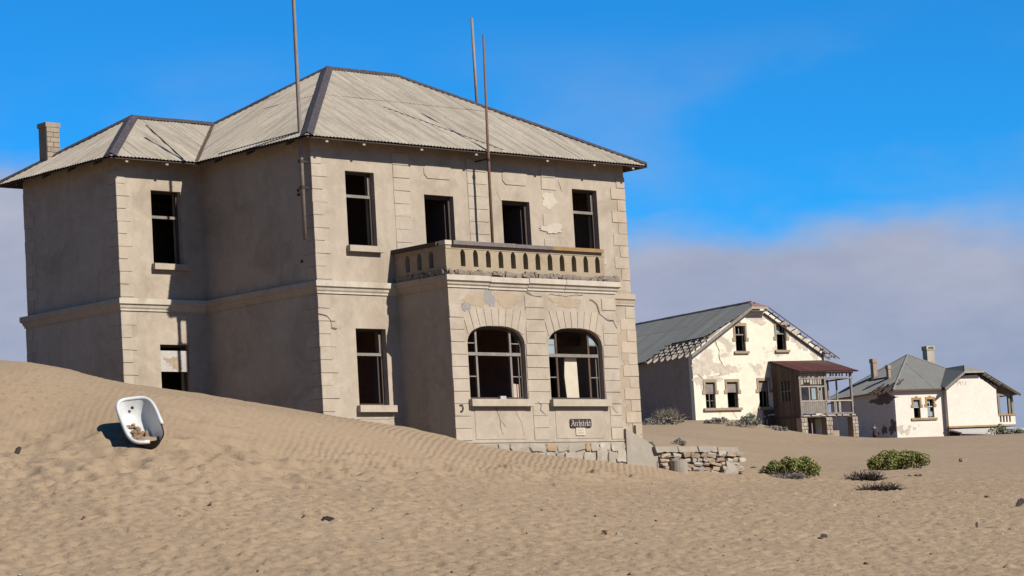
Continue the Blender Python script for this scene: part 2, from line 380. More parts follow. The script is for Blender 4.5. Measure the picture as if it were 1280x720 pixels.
def corrugated(T, parent, mat, O, A, I, slope, a0, a1, lo, hi, width=.82, pitch=.125, amp=.012, rowlen=99., lift=.0, name='roof_sheet', sub=6, skip=None):
    """sheets of corrugated iron on a roof plane: O eave origin, A along the eave, I horizontal inward"""
    O = Vector(O); A = Vector(A); I = Vector(I); nrm = Vector((-I.x*slope, -I.y*slope, 1)).normalized()
    def P(a, t, lf): return O + A*a + I*t + Vector((0, 0, slope*t)) + nrm*(amp*math.cos(2*math.pi*a/pitch) + lf)
    k = 0; x = a0
    while x < a1-1e-6:
        y = min(x+width+.5*pitch, a1); xs = list(np.arange(x, y, pitch/sub)) + [y]
        tmin = min(lo(v) for v in xs); tmax = max(hi(v) for v in xs); r = 0; t0 = tmin
        while t0 < tmax-1e-3:
            t1 = min(t0+rowlen, tmax)
            if skip and skip(k, r): t0 = t1; r += 1; continue
            mb = MB(); lf = lift + .006*(k % 2) - .012*(r > 0)*0 + .012*(r % 2) + random.uniform(0, .004)
            sk = random.uniform(-.004, .004)
            for v, w_ in zip(xs, xs[1:]):
                q = []
                for u_ in (v, w_):
                    l_ = max(lo(u_), t0 - (.12 if r else 0)); h_ = min(hi(u_), t1); q.append((u_, l_, h_))
                if q[0][2]-q[0][1] <= 1e-3 and q[1][2]-q[1][1] <= 1e-3: continue
                (u0, l0, h0), (u1, l1, h1) = q; h0 = max(h0, l0); h1 = max(h1, l1)
                m0, m1 = (l0+h0)/2, (l1+h1)/2
                mb.add([P(u0, l0, lf), P(u1, l1, lf), P(u1, h1, lf+sk), P(u0, h0, lf+sk)], [(0, 1, 2, 3)])
            if mb.f:
                # weld the strips so that the sheet is one surface
                T.part(name, mb, mat, parent, normals=False)
            t0 = t1; r += 1
        x += width; k += 1

def cap(T, parent, a, b, wid, mat='roof_cap', drop=.5, lift=.05, name='ridge_cap', l=None, n=1, side=None):
    """bent cover strip along a ridge or hip; the two wings hang down by drop per metre of width"""
    a = Vector(a); b = Vector(b); d = (b-a); x = d.cross(Vector((0, 0, 1))).normalized()
    for i in range(n):
        p = a + d*(i/n); q = a + d*((i+1)/n) + d.normalized()*.03
        e = Vector((0, 0, lift + .008*(i % 2))); w = x*wid - Vector((0, 0, wid*drop)); w2 = -x*wid - Vector((0, 0, wid*drop))
        th = Vector((0, 0, -.02)); mb = MB()
        vs = [p+w+e, p+e+Vector((0, 0, .03)), p+w2+e, q+w+e, q+e+Vector((0, 0, .03)), q+w2+e]
        vs += [v+th for v in vs]
        mb.add(vs, [(0, 1, 4, 3), (1, 2, 5, 4), (6, 9, 10, 7), (7, 10, 11, 8), (0, 3, 9, 6), (2, 8, 11, 5), (0, 6, 7, 1), (1, 7, 8, 2), (3, 4, 10, 9), (4, 5, 11, 10)])
        T.part(name, mb, mat, parent)

def window(T, F, s0, s1, z0, z1, t=.16, fw_=.07, transom=None, mull=(), mat='wood_dark', tmat='wood_grey', panes=(), bars=(), d=.07, sashside=False):
    """a casement in an opening: frame with transom, mullions, glazing bars and the panes that survive"""
    mb = MB()
    for a, b, c, e in ((s0, s0+fw_, z0, z1), (s1-fw_, s1, z0, z1), (s0+fw_, s1-fw_, z1-fw_, z1), (s0+fw_, s1-fw_, z0, z0+fw_*.8)):
        mb.box(a+.002, b-.002, t, t+d, c+.002, e-.002, F)
    w = T.part('window', mb, mat)
    if transom is not None: T.box('transom', tmat, s0+fw_, s1-fw_, t-.02, t+d-.01, transom-.04, transom+.04, w, F)
    for m in mull: T.box('mullion', tmat, m[0]-.03, m[0]+.03, t+.003, t+d-.012, m[1], m[2], w, F)
    for (a, b, c, e) in bars: T.box('glazing_bar', tmat, a, b, t+.012, t+d-.022, c, e, w, F)
    for (a, b, c, e, *m) in panes: T.box('pane', m[0] if m else 'glass', a, b, t+.03, t+.036, c, e, w, F)
    if sashside:                              # open sash swung inward
        T.box('sash', tmat, s1-fw_-.05, s1-fw_-.012, t-.01, t+d*.6, sashside[0], sashside[1], w, F)
    return w
def crack(T, F, pts, w=.016, t=-.003, parent=None, mat='crack', name='crack'):
    mb = MB(); pp = []
    for (a, b), (c, e) in zip(pts, pts[1:]):
        k = max(1, int(math.hypot(c-a, e-b)/.12))
        for i in range(k): pp.append((a+(c-a)*i/k + random.uniform(-.022, .022), b+(e-b)*i/k + random.uniform(-.022, .022)))
    pp.append(pts[-1])
    for i, ((a, b), (c, e)) in enumerate(zip(pp, pp[1:])):
        dx, dz = c-a, e-b; L = math.hypot(dx, dz) or 1; nx, nz = -dz/L, dx/L; w0 = w*random.uniform(.5, 1.1)/2
        mb.add([F(a+nx*w0, t, b+nz*w0), F(a-nx*w0, t, b-nz*w0), F(c-nx*w0, t, e-nz*w0), F(c+nx*w0, t, e+nz*w0)], [(0, 1, 2, 3)])
    return T.part(name, mb, mat, parent)
def blob(T, F, cx, cz, rx, rz, mat, t=-.004, th=.02, n=64, jit=.25, name='plaster_patch', parent=None):
    """irregular patch of lost or repaired plaster, standing a few millimetres proud"""
    t -= random.uniform(0, .0035)                         # no two patches share a plane
    ph = [random.uniform(0, 6.28) for _ in range(4)]
    poly = []
    for i in range(n):
        a = 6.2832*i/n; r = 1 + jit*(.55*math.sin(2*a+ph[0]) + .45*math.sin(3*a+ph[1]) + .35*math.sin(5*a+ph[2]) + .3*math.sin(9*a+ph[3]) + .22*math.sin(17*a+ph[1]) + .18*math.sin(23*a+ph[2])) + random.uniform(-.05, .05)
        poly.append((cx + rx*r*math.cos(a), cz + rz*r*math.sin(a)))
    return T.part(name, MB().prism(poly, t, th, F), mat, parent)

# ------------------------------------------------------------------ the sand
CP = np.array([(-21.58,-17.12,-7.88),(-19.40,-13.79,-6.87),(-17.21,-10.45,-5.93),(-15.47,-7.79,-5.04),(-14.18,-5.87,-3.84),(-13.15,-4.33,-3.00),(-10.68,-0.51,-2.47),(-6.82,5.45,-1.83),(-15.51,-9.64,-5.51),(-13.56,-6.81,-4.28),(-12.46,-5.24,-3.23),(-8.69,0.38,-2.53),(-5.87,4.57,-2.06),(-5.46,3.66,-2.31),(-20.09,-18.54,-8.00),(-17.20,-14.53,-6.75),(-14.59,-10.91,-5.75),(-13.44,-9.32,-5.11),(-12.41,-7.91,-4.37),(-11.54,-6.73,-3.80),(-9.32,-3.77,-3.41),(-5.05,2.21,-2.72),(-12.44,-10.11,-5.25),(-11.14,-8.41,-4.50),(-10.31,-7.32,-4.03),(-8.03,-4.27,-3.63),(-4.14,0.96,-3.02),(-18.59,-19.95,-8.12),(-15.54,-16.08,-7.03),(-12.90,-12.74,-6.21),(-11.25,-10.64,-5.64),(-9.79,-8.81,-4.90),(-8.57,-7.29,-4.25),(-6.36,-4.46,-3.84),(-3.15,-0.35,-3.38),(-2.38,-1.06,-3.56),(-9.54,-10.59,-5.75),(-7.92,-8.64,-5.00),(-6.67,-7.14,-4.41),(-2.75,-2.35,-3.80),(-1.27,-1.53,-3.83),(-17.10,-21.37,-8.24),(-13.23,-16.89,-7.14),(-10.00,-13.14,-6.31),(-7.54,-10.29,-5.71),(-5.74,-8.21,-5.04),(-4.32,-6.58,-4.57),(-0.56,-2.18,-4.06),(0.79,-1.91,-4.22),(-5.42,-10.21,-5.92),(-3.23,-7.81,-5.26),(-1.30,-5.68,-4.80),(1.70,-2.34,-4.42),(2.41,-2.72,-4.61),(-15.61,-22.79,-8.36),(-10.85,-17.74,-7.34),(-6.10,-12.68,-6.43),(-2.43,-8.78,-5.75),(0.70,-5.46,-5.16),(2.94,-3.06,-4.82),(4.73,-3.07,-5.06),(6.63,-3.05,-5.26),(8.65,-3.00,-5.48),(9.57,-3.04,-5.60),(10.52,-2.96,-5.68),(11.84,-2.83,-5.73),(13.92,-2.72,-5.81),(-14.01,-24.30,-8.49),(-7.58,-18.08,-7.45),(-0.43,-11.14,-6.51),(-12.42,-25.81,-8.62),(-4.92,-19.21,-7.67),(4.08,-11.26,-6.72),(-10.62,-27.51,-8.76),(-1.95,-20.65,-7.84),(9.89,-11.25,-6.85),(19.37,-3.74,-6.02),(16.78,-2.66,-5.90),(-8.83,-29.21,-8.90),(2.76,-20.98,-7.91),(16.02,-11.55,-6.89),(27.61,-3.29,-6.05),(27.53,6.43,-5.23),(29.63,4.43,-5.34),(41.36,18.10,-4.20),(43.85,15.74,-4.40),(50.40,16.42,-4.44),(44.19,8.54,-5.08),(38.85,20.40,-3.49),(37.59,21.53,-2.98),(48.63,31.73,-2.16),(39.97,26.16,-2.53),(68.24,40.77,-2.08),(88.20,57.62,-0.47),(93.78,57.87,-0.66),(83.11,47.29,-1.30),(110.74,69.42,-0.32),(120.21,76.99,0.10),(129.44,82.02,0.46),(134.65,81.20,0.42),(106.37,59.69,-0.51),(113.36,59.95,-0.50),(138.88,78.55,0.31),(118.78,61.71,-0.43),(69.11,33.08,-2.85),(68.14,27.13,-3.49),(83.88,62.96,0.85),(73.29,56.48,0.33),(84.37,61.13,0.67),(84.76,58.01,0.36),(84.37,55.67,-0.18),(64.32,44.39,-1.10),(70.05,45.87,-1.16),(-1.50,3.00,-3.60),(-0.60,1.00,-3.70),(-0.80,4.40,-3.60),(-2.20,4.60,-3.20),(-3.60,6.00,-2.60),(-3.60,9.00,-2.20),(-3.40,11.00,-2.20),(-8.00,14.00,-2.60),(-3.00,20.00,-3.00),(-12.00,25.00,-3.20),(8.00,16.00,-3.50),(0.00,16.00,-3.00),(14.00,10.00,-3.80),(1.50,-0.40,-4.30),(2.60,-1.00,-4.45),(13.00,2.00,-4.80),(12.00,-1.20,-5.20),(6.00,5.00,-4.30),(20.00,25.00,-2.20),(-30.00,30.00,-4.00),(-67.30,-34.51,-10.12),(-54.83,-21.53,-9.02),(-54.31,-46.98,-10.12),(-41.85,-34.00,-9.38),(-45.66,-55.29,-10.12),(-33.19,-42.31,-9.62),(-37.00,-63.61,-10.12),(-24.54,-50.62,-9.86),(-24.02,-76.07,-10.12),(-11.55,-63.09,-10.22),(-44.03,4.15,-7.57),(13.67,-51.27,-9.17),(-28.56,8.70,-3.77),(-19.62,20.91,-2.77),(33.76,-30.35,-7.37),(65.50,-26.17,-5.37),(16.51,298.17,-4.37),(117.48,201.20,-2.37),(160.76,159.64,1.13),(204.03,118.08,1.13),(247.31,76.52,0.63),(305.01,21.10,-0.37),(-0.84,106.86,-4.37),(141.98,39.03,0.13),(191.61,32.96,-0.37),(359.99,800.19,-5.37),(576.37,592.39,-1.37),(792.74,384.58,-3.37),(1396.15,2023.45,-8.37),(1684.65,1746.38,-8.37),(1973.15,1469.31,-8.37)])
FWD = np.array([math.sin(YAW), math.cos(YAW)]); RGT = np.array([math.cos(YAW), -math.sin(YAW)])
def st(x, y):
    dx = x-CAM.x; dy = y-CAM.y; d = np.maximum(dx*FWD[0]+dy*FWD[1], 2.0); l = dx*RGT[0]+dy*RGT[1]
    return np.clip(l/np.maximum(d, 12.)*75, -75, 75), 55*np.log((d+15)/65.)
def ker(r2): return np.sqrt(r2+4.0)
_S, _T = st(CP[:, 0], CP[:, 1]); NC = len(CP)
_A = -ker((_S[:, None]-_S)**2+(_T[:, None]-_T)**2)+np.eye(NC)*.02
_P = np.c_[np.ones(NC), _S, _T]
RW = np.linalg.solve(np.block([[_A, _P], [_P.T, np.zeros((3, 3))]]), np.r_[CP[:, 2], 0, 0, 0])
def gz_arr(x, y):
    s, t = st(x, y); o = RW[NC]+RW[NC+1]*s+RW[NC+2]*t
    for i in range(NC): o = o-RW[i]*ker((s-_S[i])**2+(t-_T[i])**2)
    return o
def gz(x, y): return float(gz_arr(np.array([float(x)]), np.array([float(y)]))[0])
def axis(parts):
    out = [parts[0][0]]
    for a, b, s0, s1 in parts:               # spacing grows from s0 to s1
        x = a
        while x < b-1e-6:
            f = (x-a)/(b-a); x = min(x+s0*(s1/s0)**f, b); out.append(x)
    return np.array(out)
dA = axis([(-400, -20, 60, 6), (-20, 38, 5, .5), (38, 45, .5, .07), (45, 60, .07, .075), (60, 82, .075, .08), (82, 130, .09, .14), (130, 190, .15, .3), (190, 260, .35, 1.2), (260, 3500, 3, 160)])
lR = axis([(0, 11, .08, .08), (11, 37, .085, .16), (37, 70, .2, 1.5), (60, 1500, 3, 120)])
lA = np.concatenate([-lR[:0:-1], lR])
DD, LL = np.meshgrid(dA, lA, indexing='ij')
XX = CAM.x + FWD[0]*DD + RGT[0]*LL; YY = CAM.y + FWD[1]*DD + RGT[1]*LL
ZZ = np.empty_like(XX)
for i in range(0, len(dA), 64): ZZ[i:i+64] = gz_arr(XX[i:i+64], YY[i:i+64])
def vnoise(x, y, seed):
    r = np.random.default_rng(seed); T = r.random((256, 256))
    xi = np.floor(x).astype(int); yi = np.floor(y).astype(int); fx = x-xi; fy = y-yi
    fx = fx*fx*(3-2*fx); fy = fy*fy*(3-2*fy); a = lambda i, j: T[(xi+i) % 256, (yi+j) % 256]
    return (a(0, 0)*(1-fx)+a(1, 0)*fx)*(1-fy)+(a(0, 1)*(1-fx)+a(1, 1)*fx)*fy - .5
def fbm(x, y, sc, seed, oc=4):
    o = 0; amp = 1
    for k in range(oc): o = o+amp*vnoise(x/sc+17.3*k, y/sc-9.1*k, seed+k); amp *= .5; sc *= .5
    return o
near = np.clip((215-DD)/40, 0, 1)*np.clip((150-DD)/70, .35, 1)*np.clip((DD-20)/15, 0, 1)
# the steep wind-blown slope left of the bay keeps ripples, the trodden sand below is pitted by feet
lineL = np.interp(LL, [-20, -10.9, -8.4, -5.9, -3.5, -.75, 1.5, 4], [56.3, 56.3, 56.4, 57.4, 60.3, 65.3, 69.5, 77])     # depth at which the trodden sand ends
wind = 1/(1+np.exp(-(DD-lineL)/.9)) * (LL < 5)*1.0
wind = wind*np.clip((5-LL)/2, 0, 1)
ZD = fbm(XX, YY, 3.0, 3, 4)*.055 *(1-.45*wind) + fbm(XX, YY, .7, 21, 3)*.018*(1-.85*wind)
def stamps(n, d0, d1, l0, l1, rr, dep, seed, keep):
    r = np.random.default_rng(seed)
    for _ in range(n):
        d = r.uniform(d0, d1); l = r.uniform(l0, l1)*(d/d1 if d1 > 0 else 1)
        rad_ = r.uniform(*rr); w = keep(d, l)
        if r.random() > w: continue
        th = r.uniform(0, 3.14); el = r.uniform(1., 1.9); dp = r.uniform(*dep)
        i0, i1 = np.searchsorted(dA, (d-3*rad_, d+3*rad_)); j0, j1 = np.searchsorted(lA, (l-3*rad_, l+3*rad_))
        if i1-i0 < 2 or j1-j0 < 2: continue
        u = DD[i0:i1, j0:j1]-d; v = LL[i0:i1, j0:j1]-l
        a = (u*math.cos(th)+v*math.sin(th))/(rad_*el); b = (-u*math.sin(th)+v*math.cos(th))/rad_
        q = a*a+b*b
        ZD[i0:i1, j0:j1] += dp*(-np.exp(-q*1.4) + .55*np.exp(-(np.sqrt(q)-1.25)**2*5))
wv = lambda d, l: float(1/(1+math.exp(-(d-np.interp(l, [-20, -10.9, -8.4, -5.9, -3.5, -.75, 1.5, 4], [56.3, 56.3, 56.4, 57.4, 60.3, 65.3, 69.5, 77]))/.9))) if l < 5 else 0.
stamps(26000, 43, 84, -17, 18, (.055, .14), (.016, .045), 5, lambda d, l: 1-.97*wv(d, l))
stamps(4200, 50, 72, -17, 8, (.16, .40), (.025, .06), 6, lambda d, l: math.exp(-((d-np.interp(l, [-20, -10.9, -8.4, -5.9, -3.5, -.75, 1.5, 4], [56.3, 56.3, 56.4, 57.4, 60.3, 65.3, 69.5, 77])+.2)/1.9)**2)*.85)
stamps(9000, 82, 140, -12, 28, (.12, .26), (.008, .024), 8, lambda d, l: 1.)
stamps(5000, 130, 200, -10, 40, (.22, .45), (.012, .035), 9, lambda d, l: 1.)
ZZ = ZZ + ZD*near
nd, nl = DD.shape
me = bpy.data.meshes.new('sand')
vv = np.stack([XX, YY, ZZ], -1).reshape(-1, 3).astype(np.float32)
ii = np.arange(nd*nl).reshape(nd, nl)
qq = np.stack([ii[:-1, :-1], ii[:-1, 1:], ii[1:, 1:], ii[1:, :-1]], -1).reshape(-1, 4)
me.vertices.add(len(vv)); me.vertices.foreach_set('co', vv.ravel())
me.loops.add(len(qq)*4); me.loops.foreach_set('vertex_index', qq.ravel().astype(np.int32))
me.polygons.add(len(qq)); me.polygons.foreach_set('loop_start', np.arange(0, len(qq)*4, 4, dtype=np.int32))
me.polygons.foreach_set('use_smooth', np.ones(len(qq), dtype=bool))
me.update(calc_edges=True); me.validate()
at = me.attributes.new('ripple', 'FLOAT', 'POINT')
rp = wind*np.clip((100-DD)/15, 0, 1)*np.clip((fbm(XX, YY, 2.6, 55, 3)+.16 + .5*np.clip((LL+6)/5, 0, 1))*1.7, 0, 1)*(.45+.55*np.clip((LL+7)/5, 0, 1))
at.data.foreach_set('value', rp.reshape(-1).astype(np.float32))
me.materials.append(MT['sand'])
sand_o = bpy.data.objects.new('sand', me); COL.objects.link(sand_o); sand_o['kind'] = 'structure'
if me.polygons[0].normal.z < 0:
    me.flip_normals()

# ------------------------------------------------------------------ the large two-storey house
Wd, Dp, vB, ww = 12.5, 9.73, 5.02, 3.03
OH, ZE, SL = .54, 4.0, .6066
PB, b1, b2 = 2.187, 2.88, 9.52
H = Thing('abandoned_house', 'large two-storey beige house with hipped iron roof and balcony, nearest and biggest in the sand', 'house', (0, 0, -4.6))
Ff = FR((0, 0, 0), (1, 0, 0), (0, 1, 0))                 # front
Fl = FR((0, 0, 0), (0, 1, 0), (1, 0, 0))                 # left side of the main block
Fw = FR((-ww, vB, 0), (1, 0, 0), (0, 1, 0))              # front of the wing
Fv = FR((-ww, vB, 0), (0, 1, 0), (1, 0, 0))              # left side of the wing
Fr = FR((Wd, 0, 0), (0, 1, 0), (-1, 0, 0))
Fk = FR((-ww, Dp, 0), (1, 0, 0), (0, -1, 0))
Fb = FR((b1, -PB, 0), (1, 0, 0), (0, 1, 0))              # bay front
Fbl = FR((b1, -PB, 0), (0, 1, 0), (1, 0, 0))
Fbr = FR((b2, -PB, 0), (0, 1, 0), (-1, 0, 0))
UW = [(1.21, 2.28, 1.05, 3.17), (10.2, 11.27, 1.05, 3.17)]
UD = [(4.15, 5.29, .12, 2.66), (7.23, 8.37, .12, 2.66)]
ZT = 4.18
H.part('wall', wall(MB(), Ff, 0, Wd, -.1, ZT, .42, UW+UD), 'plaster')
# lower storey stands 5 cm proud
Ff2 = FR((0, -.05, 0), (1, 0, 0), (0, 1, 0))
LW = (1.26, 2.37, -3.44, -1.29)
H.part('wall', wall(MB(), Ff2, -.05, b1+.02, -5.6, -.1, .47, [LW]), 'plaster')
H.part('wall', wall(MB(), Ff2, b2-.02, Wd+.05, -5.8, -.1, .47), 'plaster')
H.part('wall', wall(MB(), Fl, .42, vB, -.1, ZT, .42), 'plaster_side')
H.part('wall', wall(MB(), FR((-.05, 0, 0), (0, 1, 0), (1, 0, 0)), .42, vB-.05, -5.4, -.1, .47), 'plaster_side')
WU = (1.19, 2.25, 1.05, 3.17); WL = (1.245, 2.29, -3.44, -1.28)
H.part('wall', wall(MB(), Fw, 0, ww+.42, -.1, ZT, .42, [WU]), 'plaster')
H.part('wall', wall(MB(), FR((-ww, vB-.05, 0), (1, 0, 0), (0, 1, 0)), -.05, ww-.05, -5.2, -.1, .47, [WL]), 'plaster')
H.part('wall', wall(MB(), Fv, .42, Dp-vB, -.1, ZT, .42), 'plaster_side')
H.part('wall', wall(MB(), FR((-ww-.05, vB, 0), (0, 1, 0), (1, 0, 0)), .42, Dp-vB+.05, -5.2, -.1, .47), 'plaster_side')
H.part('wall', wall(MB(), Fr, .42, Dp, -.1, ZT, .42), 'plaster')
H.part('wall', wall(MB(), FR((Wd+.05, 0, 0), (0, 1, 0), (-1, 0, 0)), .42, Dp+.05, -5.8, -.1, .47, [(.9, 2.6, -3.6, -1.2)]), 'plaster')  # unseen opening added to let daylight into the bay room
H.part('wall', wall(MB(), Fk, .42, Wd+ww-.42, -5.6, ZT, .42), 'plaster')
# floors, ceilings and inner walls seen through the openings
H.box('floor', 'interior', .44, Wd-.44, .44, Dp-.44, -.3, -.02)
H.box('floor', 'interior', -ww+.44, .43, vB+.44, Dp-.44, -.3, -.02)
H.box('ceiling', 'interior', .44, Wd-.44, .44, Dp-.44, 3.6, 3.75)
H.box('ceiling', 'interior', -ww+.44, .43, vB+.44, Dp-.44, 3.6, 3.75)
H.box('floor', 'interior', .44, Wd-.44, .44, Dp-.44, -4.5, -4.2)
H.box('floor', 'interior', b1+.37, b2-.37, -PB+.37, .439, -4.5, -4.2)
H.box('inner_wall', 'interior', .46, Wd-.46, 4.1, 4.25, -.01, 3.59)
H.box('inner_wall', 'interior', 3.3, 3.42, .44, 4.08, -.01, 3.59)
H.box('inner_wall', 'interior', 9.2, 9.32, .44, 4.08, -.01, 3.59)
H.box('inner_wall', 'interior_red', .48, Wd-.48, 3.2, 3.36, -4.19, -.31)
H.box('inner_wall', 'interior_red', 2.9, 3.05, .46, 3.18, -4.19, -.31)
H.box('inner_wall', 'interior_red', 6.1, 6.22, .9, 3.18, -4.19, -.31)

# bay
BH = [(3.50-b1, 5.72-b1, -3.45, -1.385), (6.65-b1, 8.86-b1, -3.45, -1.385)]
bm_ = wall(MB(), Fb, 0, b2-b1, -6.0, -.14, .36, BH)
def arch_z(x, h): return -1.90 + .51*(max(0., 1-abs(x)**3.0))**(1/2.1)
for h in BH:
    c = (h[0]+h[1])/2; hw = (h[1]-h[0])/2; N = 22
    xs = [-math.cos(math.pi*i/N) for i in range(N+1)]
    for xa, xb in zip(xs, xs[1:]):
        za, zb = arch_z(xa, h), arch_z(xb, h); zt = -1.385
        P4 = [(c+hw*xa, za), (c+hw*xb, zb), (c+hw*xb, zt), (c+hw*xa, zt)]
        if zt-za < .003 and zt-zb < .003: continue
        vs = [Fb(x, 0, z) for x, z in P4]+[Fb(x, .36, z) for x, z in P4]
        bm_.add(vs, [(0, 1, 2, 3), (7, 6, 5, 4), (0, 4, 5, 1)])
H.part('bay_wall', bm_, 'plaster')
H.part('bay_wall', wall(MB(), Fbl, .36, PB-.05, -6, -.14, .36), 'plaster_side')
H.part('bay_wall', wall(MB(), Fbr, .36, PB-.05, -6, -.14, .36), 'plaster')
H.box('balcony_floor', 'interior', b1+.02, b2-.02, -PB+.02, .0, -.139, .10)

# string course: fascia, soffit step and small bead
def course(name, F, s0, s1, ztop, mat='trim', pr=.13, e0=0, e1=0):
    mb = MB()
    pf = [(-pr, ztop), (-pr, ztop-.15), (-pr*.62, ztop-.19), (-pr*.5, ztop-.25), (-.035, ztop-.29), (-.035, ztop-.34), (.04, ztop-.36), (.04, ztop+.03)]
    vs = []
    for s, e in ((s0, e0), (s1, e1)):
        for t, z in pf: vs.append(F(s + e*(-t if t < 0 else 0), t, z))
    n = len(pf); fs = [tuple(range(n)), tuple(range(2*n-1, n-1, -1))]+[(i, (i+1) % n, (i+1) % n+n, i+n) for i in range(n)]
    mb.add(vs, fs); return H.part(name, mb, mat)
course('string_course', FR((0, -.05, 0), (1, 0, 0), (0, 1, 0)), -.05, b1+.0, 0, e0=-1)
course('string_course', FR((-.05, 0, 0), (0, 1, 0), (1, 0, 0)), -.05, vB-.05, 0, 'plaster_side', e0=-1)
course('string_course', FR((-ww, vB-.05, 0), (1, 0, 0), (0, 1, 0)), -.05, ww-.052, 0, e0=-1)
course('string_course', FR((-ww-.05, vB, 0), (0, 1, 0), (1, 0, 0)), -.05, Dp-vB+.05, 0, 'plaster_side', e0=-1, e1=1)
course('string_course', FR((0, -.05, 0), (1, 0, 0), (0, 1, 0)), b2+.02, Wd+.05, -.02, 'worn_quoin', pr=.10)
x = 0.
for k, (a, b) in enumerate(((0, 1.52), (1.53, 3.02), (3.045, 4.52), (4.535, 6.64))):     # bay cornice in slabs
    course('cornice_slab', Fb, a, b, .01 - (.018 if k in (1,) else 0), 'trim', pr=.15, e0=-1 if k == 0 else 0, e1=1 if k == 3 else 0)
course('cornice_slab', Fbl, 0, PB-.06, .01, 'plaster_side', pr=.15, e0=-1)
course('cornice_slab', Fbr, 0, PB-.06, .01, 'trim', pr=.15, e0=-1)

# quoins: every block is a stone of its own
def qblock(F, s0, s1, t0, z0, z1, mat, pr=.016, depth=.06, name='quoin_stone'):
    g = .007; mb = MB(); c = .006; p = pr + random.uniform(-.004, .006)
    vs = [F(s, t, z) for t, q in ((depth, 0), (-p+c, 0), (-p, c)) for s, z in ((s0+g+q, z0+g+q), (s1-g-q, z0+g+q), (s1-g-q, z1-g-q), (s0+g+q, z1-g-q))]
    fs = [(0, 1, 2, 3), (8, 9, 10, 11)]
    for L in (0, 4):
        for i in range(4): fs.append((L+i, L+(i+1) % 4, L+4+(i+1) % 4, L+4+i))
    vs = [tuple(v[i] + (random.uniform(-.005, .005) if j > 3 else 0) for i in range(3)) for j, v in enumerate(vs)]
    if random.random() < .22:                             # a broken corner
        j = random.randrange(8, 12); k = 8+(j-6) % 4; vs[j] = tuple(vs[j][i]+(vs[k][i]-vs[j][i])*random.uniform(.08, .22) for i in range(3))
    mb.add(vs, fs); return H.part(name, mb, mat)
def lq(mat): return mat if random.random() < .93 else ('worn_quoin' if mat == 'quoin' else mat)
def quoins(Fa, Fs, z0, z1, n, la, sa, side='plaster_side', flip=False, off=0, mat='quoin', end=None):
    hgt = (z1-z0)/n
    for k in range(n):
        a = la if (k % 2 == 0) else sa
        if Fa: qblock(Fa, *( (-.02, a) if not flip else (end-a, end+.02) ), 0, z0+k*hgt, z0+(k+1)*hgt, lq(mat))
        b = sa if (k % 2 == 0) else la
        if Fs: qblock(Fs, .062, b, 0, z0+k*hgt, z0+(k+1)*hgt, side, pr=.016)
quoins(Ff, Fl, .06, 3.66, 10, .55, .36)
quoins(FR((-.05, -.05, 0), (1, 0, 0), (0, 1, 0)), FR((-.05, -.05, 0), (0, 1, 0), (1, 0, 0)), -4.7, -.4, 12, .60, .42)
quoins(Ff, None, .06, 3.66, 10, .62, .36, flip=True, end=Wd, mat='worn_quoin')
quoins(FR((0, -.05, 0), (1, 0, 0), (0, 1, 0)), None, -4.7, -.4, 12, .66, .40, flip=True, end=Wd+.05, mat='worn_quoin')
quoins(Fw, Fv, .06, 3.66, 10, .46, .30)
quoins(FR((-ww-.05, vB-.05, 0), (1, 0, 0), (0, 1, 0)), FR((-ww-.05, vB-.05, 0), (0, 1, 0), (1, 0, 0)), -4.3, -.4, 11, .50, .34)
def sideq(F, end, z0, z1, n):
    hgt = (z1-z0)/n
    for k in range(n):
        b = .55 if k % 2 else .35
        qblock(F, end-b, end, 0, z0+k*hgt, z0+(k+1)*hgt, 'plaster_side', pr=.016)
sideq(Fv, Dp-vB, .06, 3.66, 10); sideq(FR((-ww-.05, vB, 0), (0, 1, 0), (1, 0, 0)), Dp-vB+.05, -4.3, -.4, 11)
# pilasters between the upper openings, and the sunk panels above the balcony doors
for a, b in ((2.99, 3.63), (5.87, 6.68), (8.90, 9.52)):
    n = 10
    for k in range(n):
        if a > 8 and k in (4, 6, 7, ): continue           # fallen facing
        qblock(Ff, a, b, 0, .1+k*.372, .1+(k+1)*.372, lq('quoin'), name='pilaster_stone')
for a, b in ((4.19, 5.28), (7.30, 8.36)):
    c = .12; z0, z1 = 3.14, 3.56
    poly = [(a+c, z0), (b-c, z0), (b, z0+c), (b, z1-c), (b-c, z1), (a+c, z1), (a, z1-c), (a, z0+c)]
    H.part('wall_panel', MB().prism(poly, -.022, .03, Ff), 'plaster')
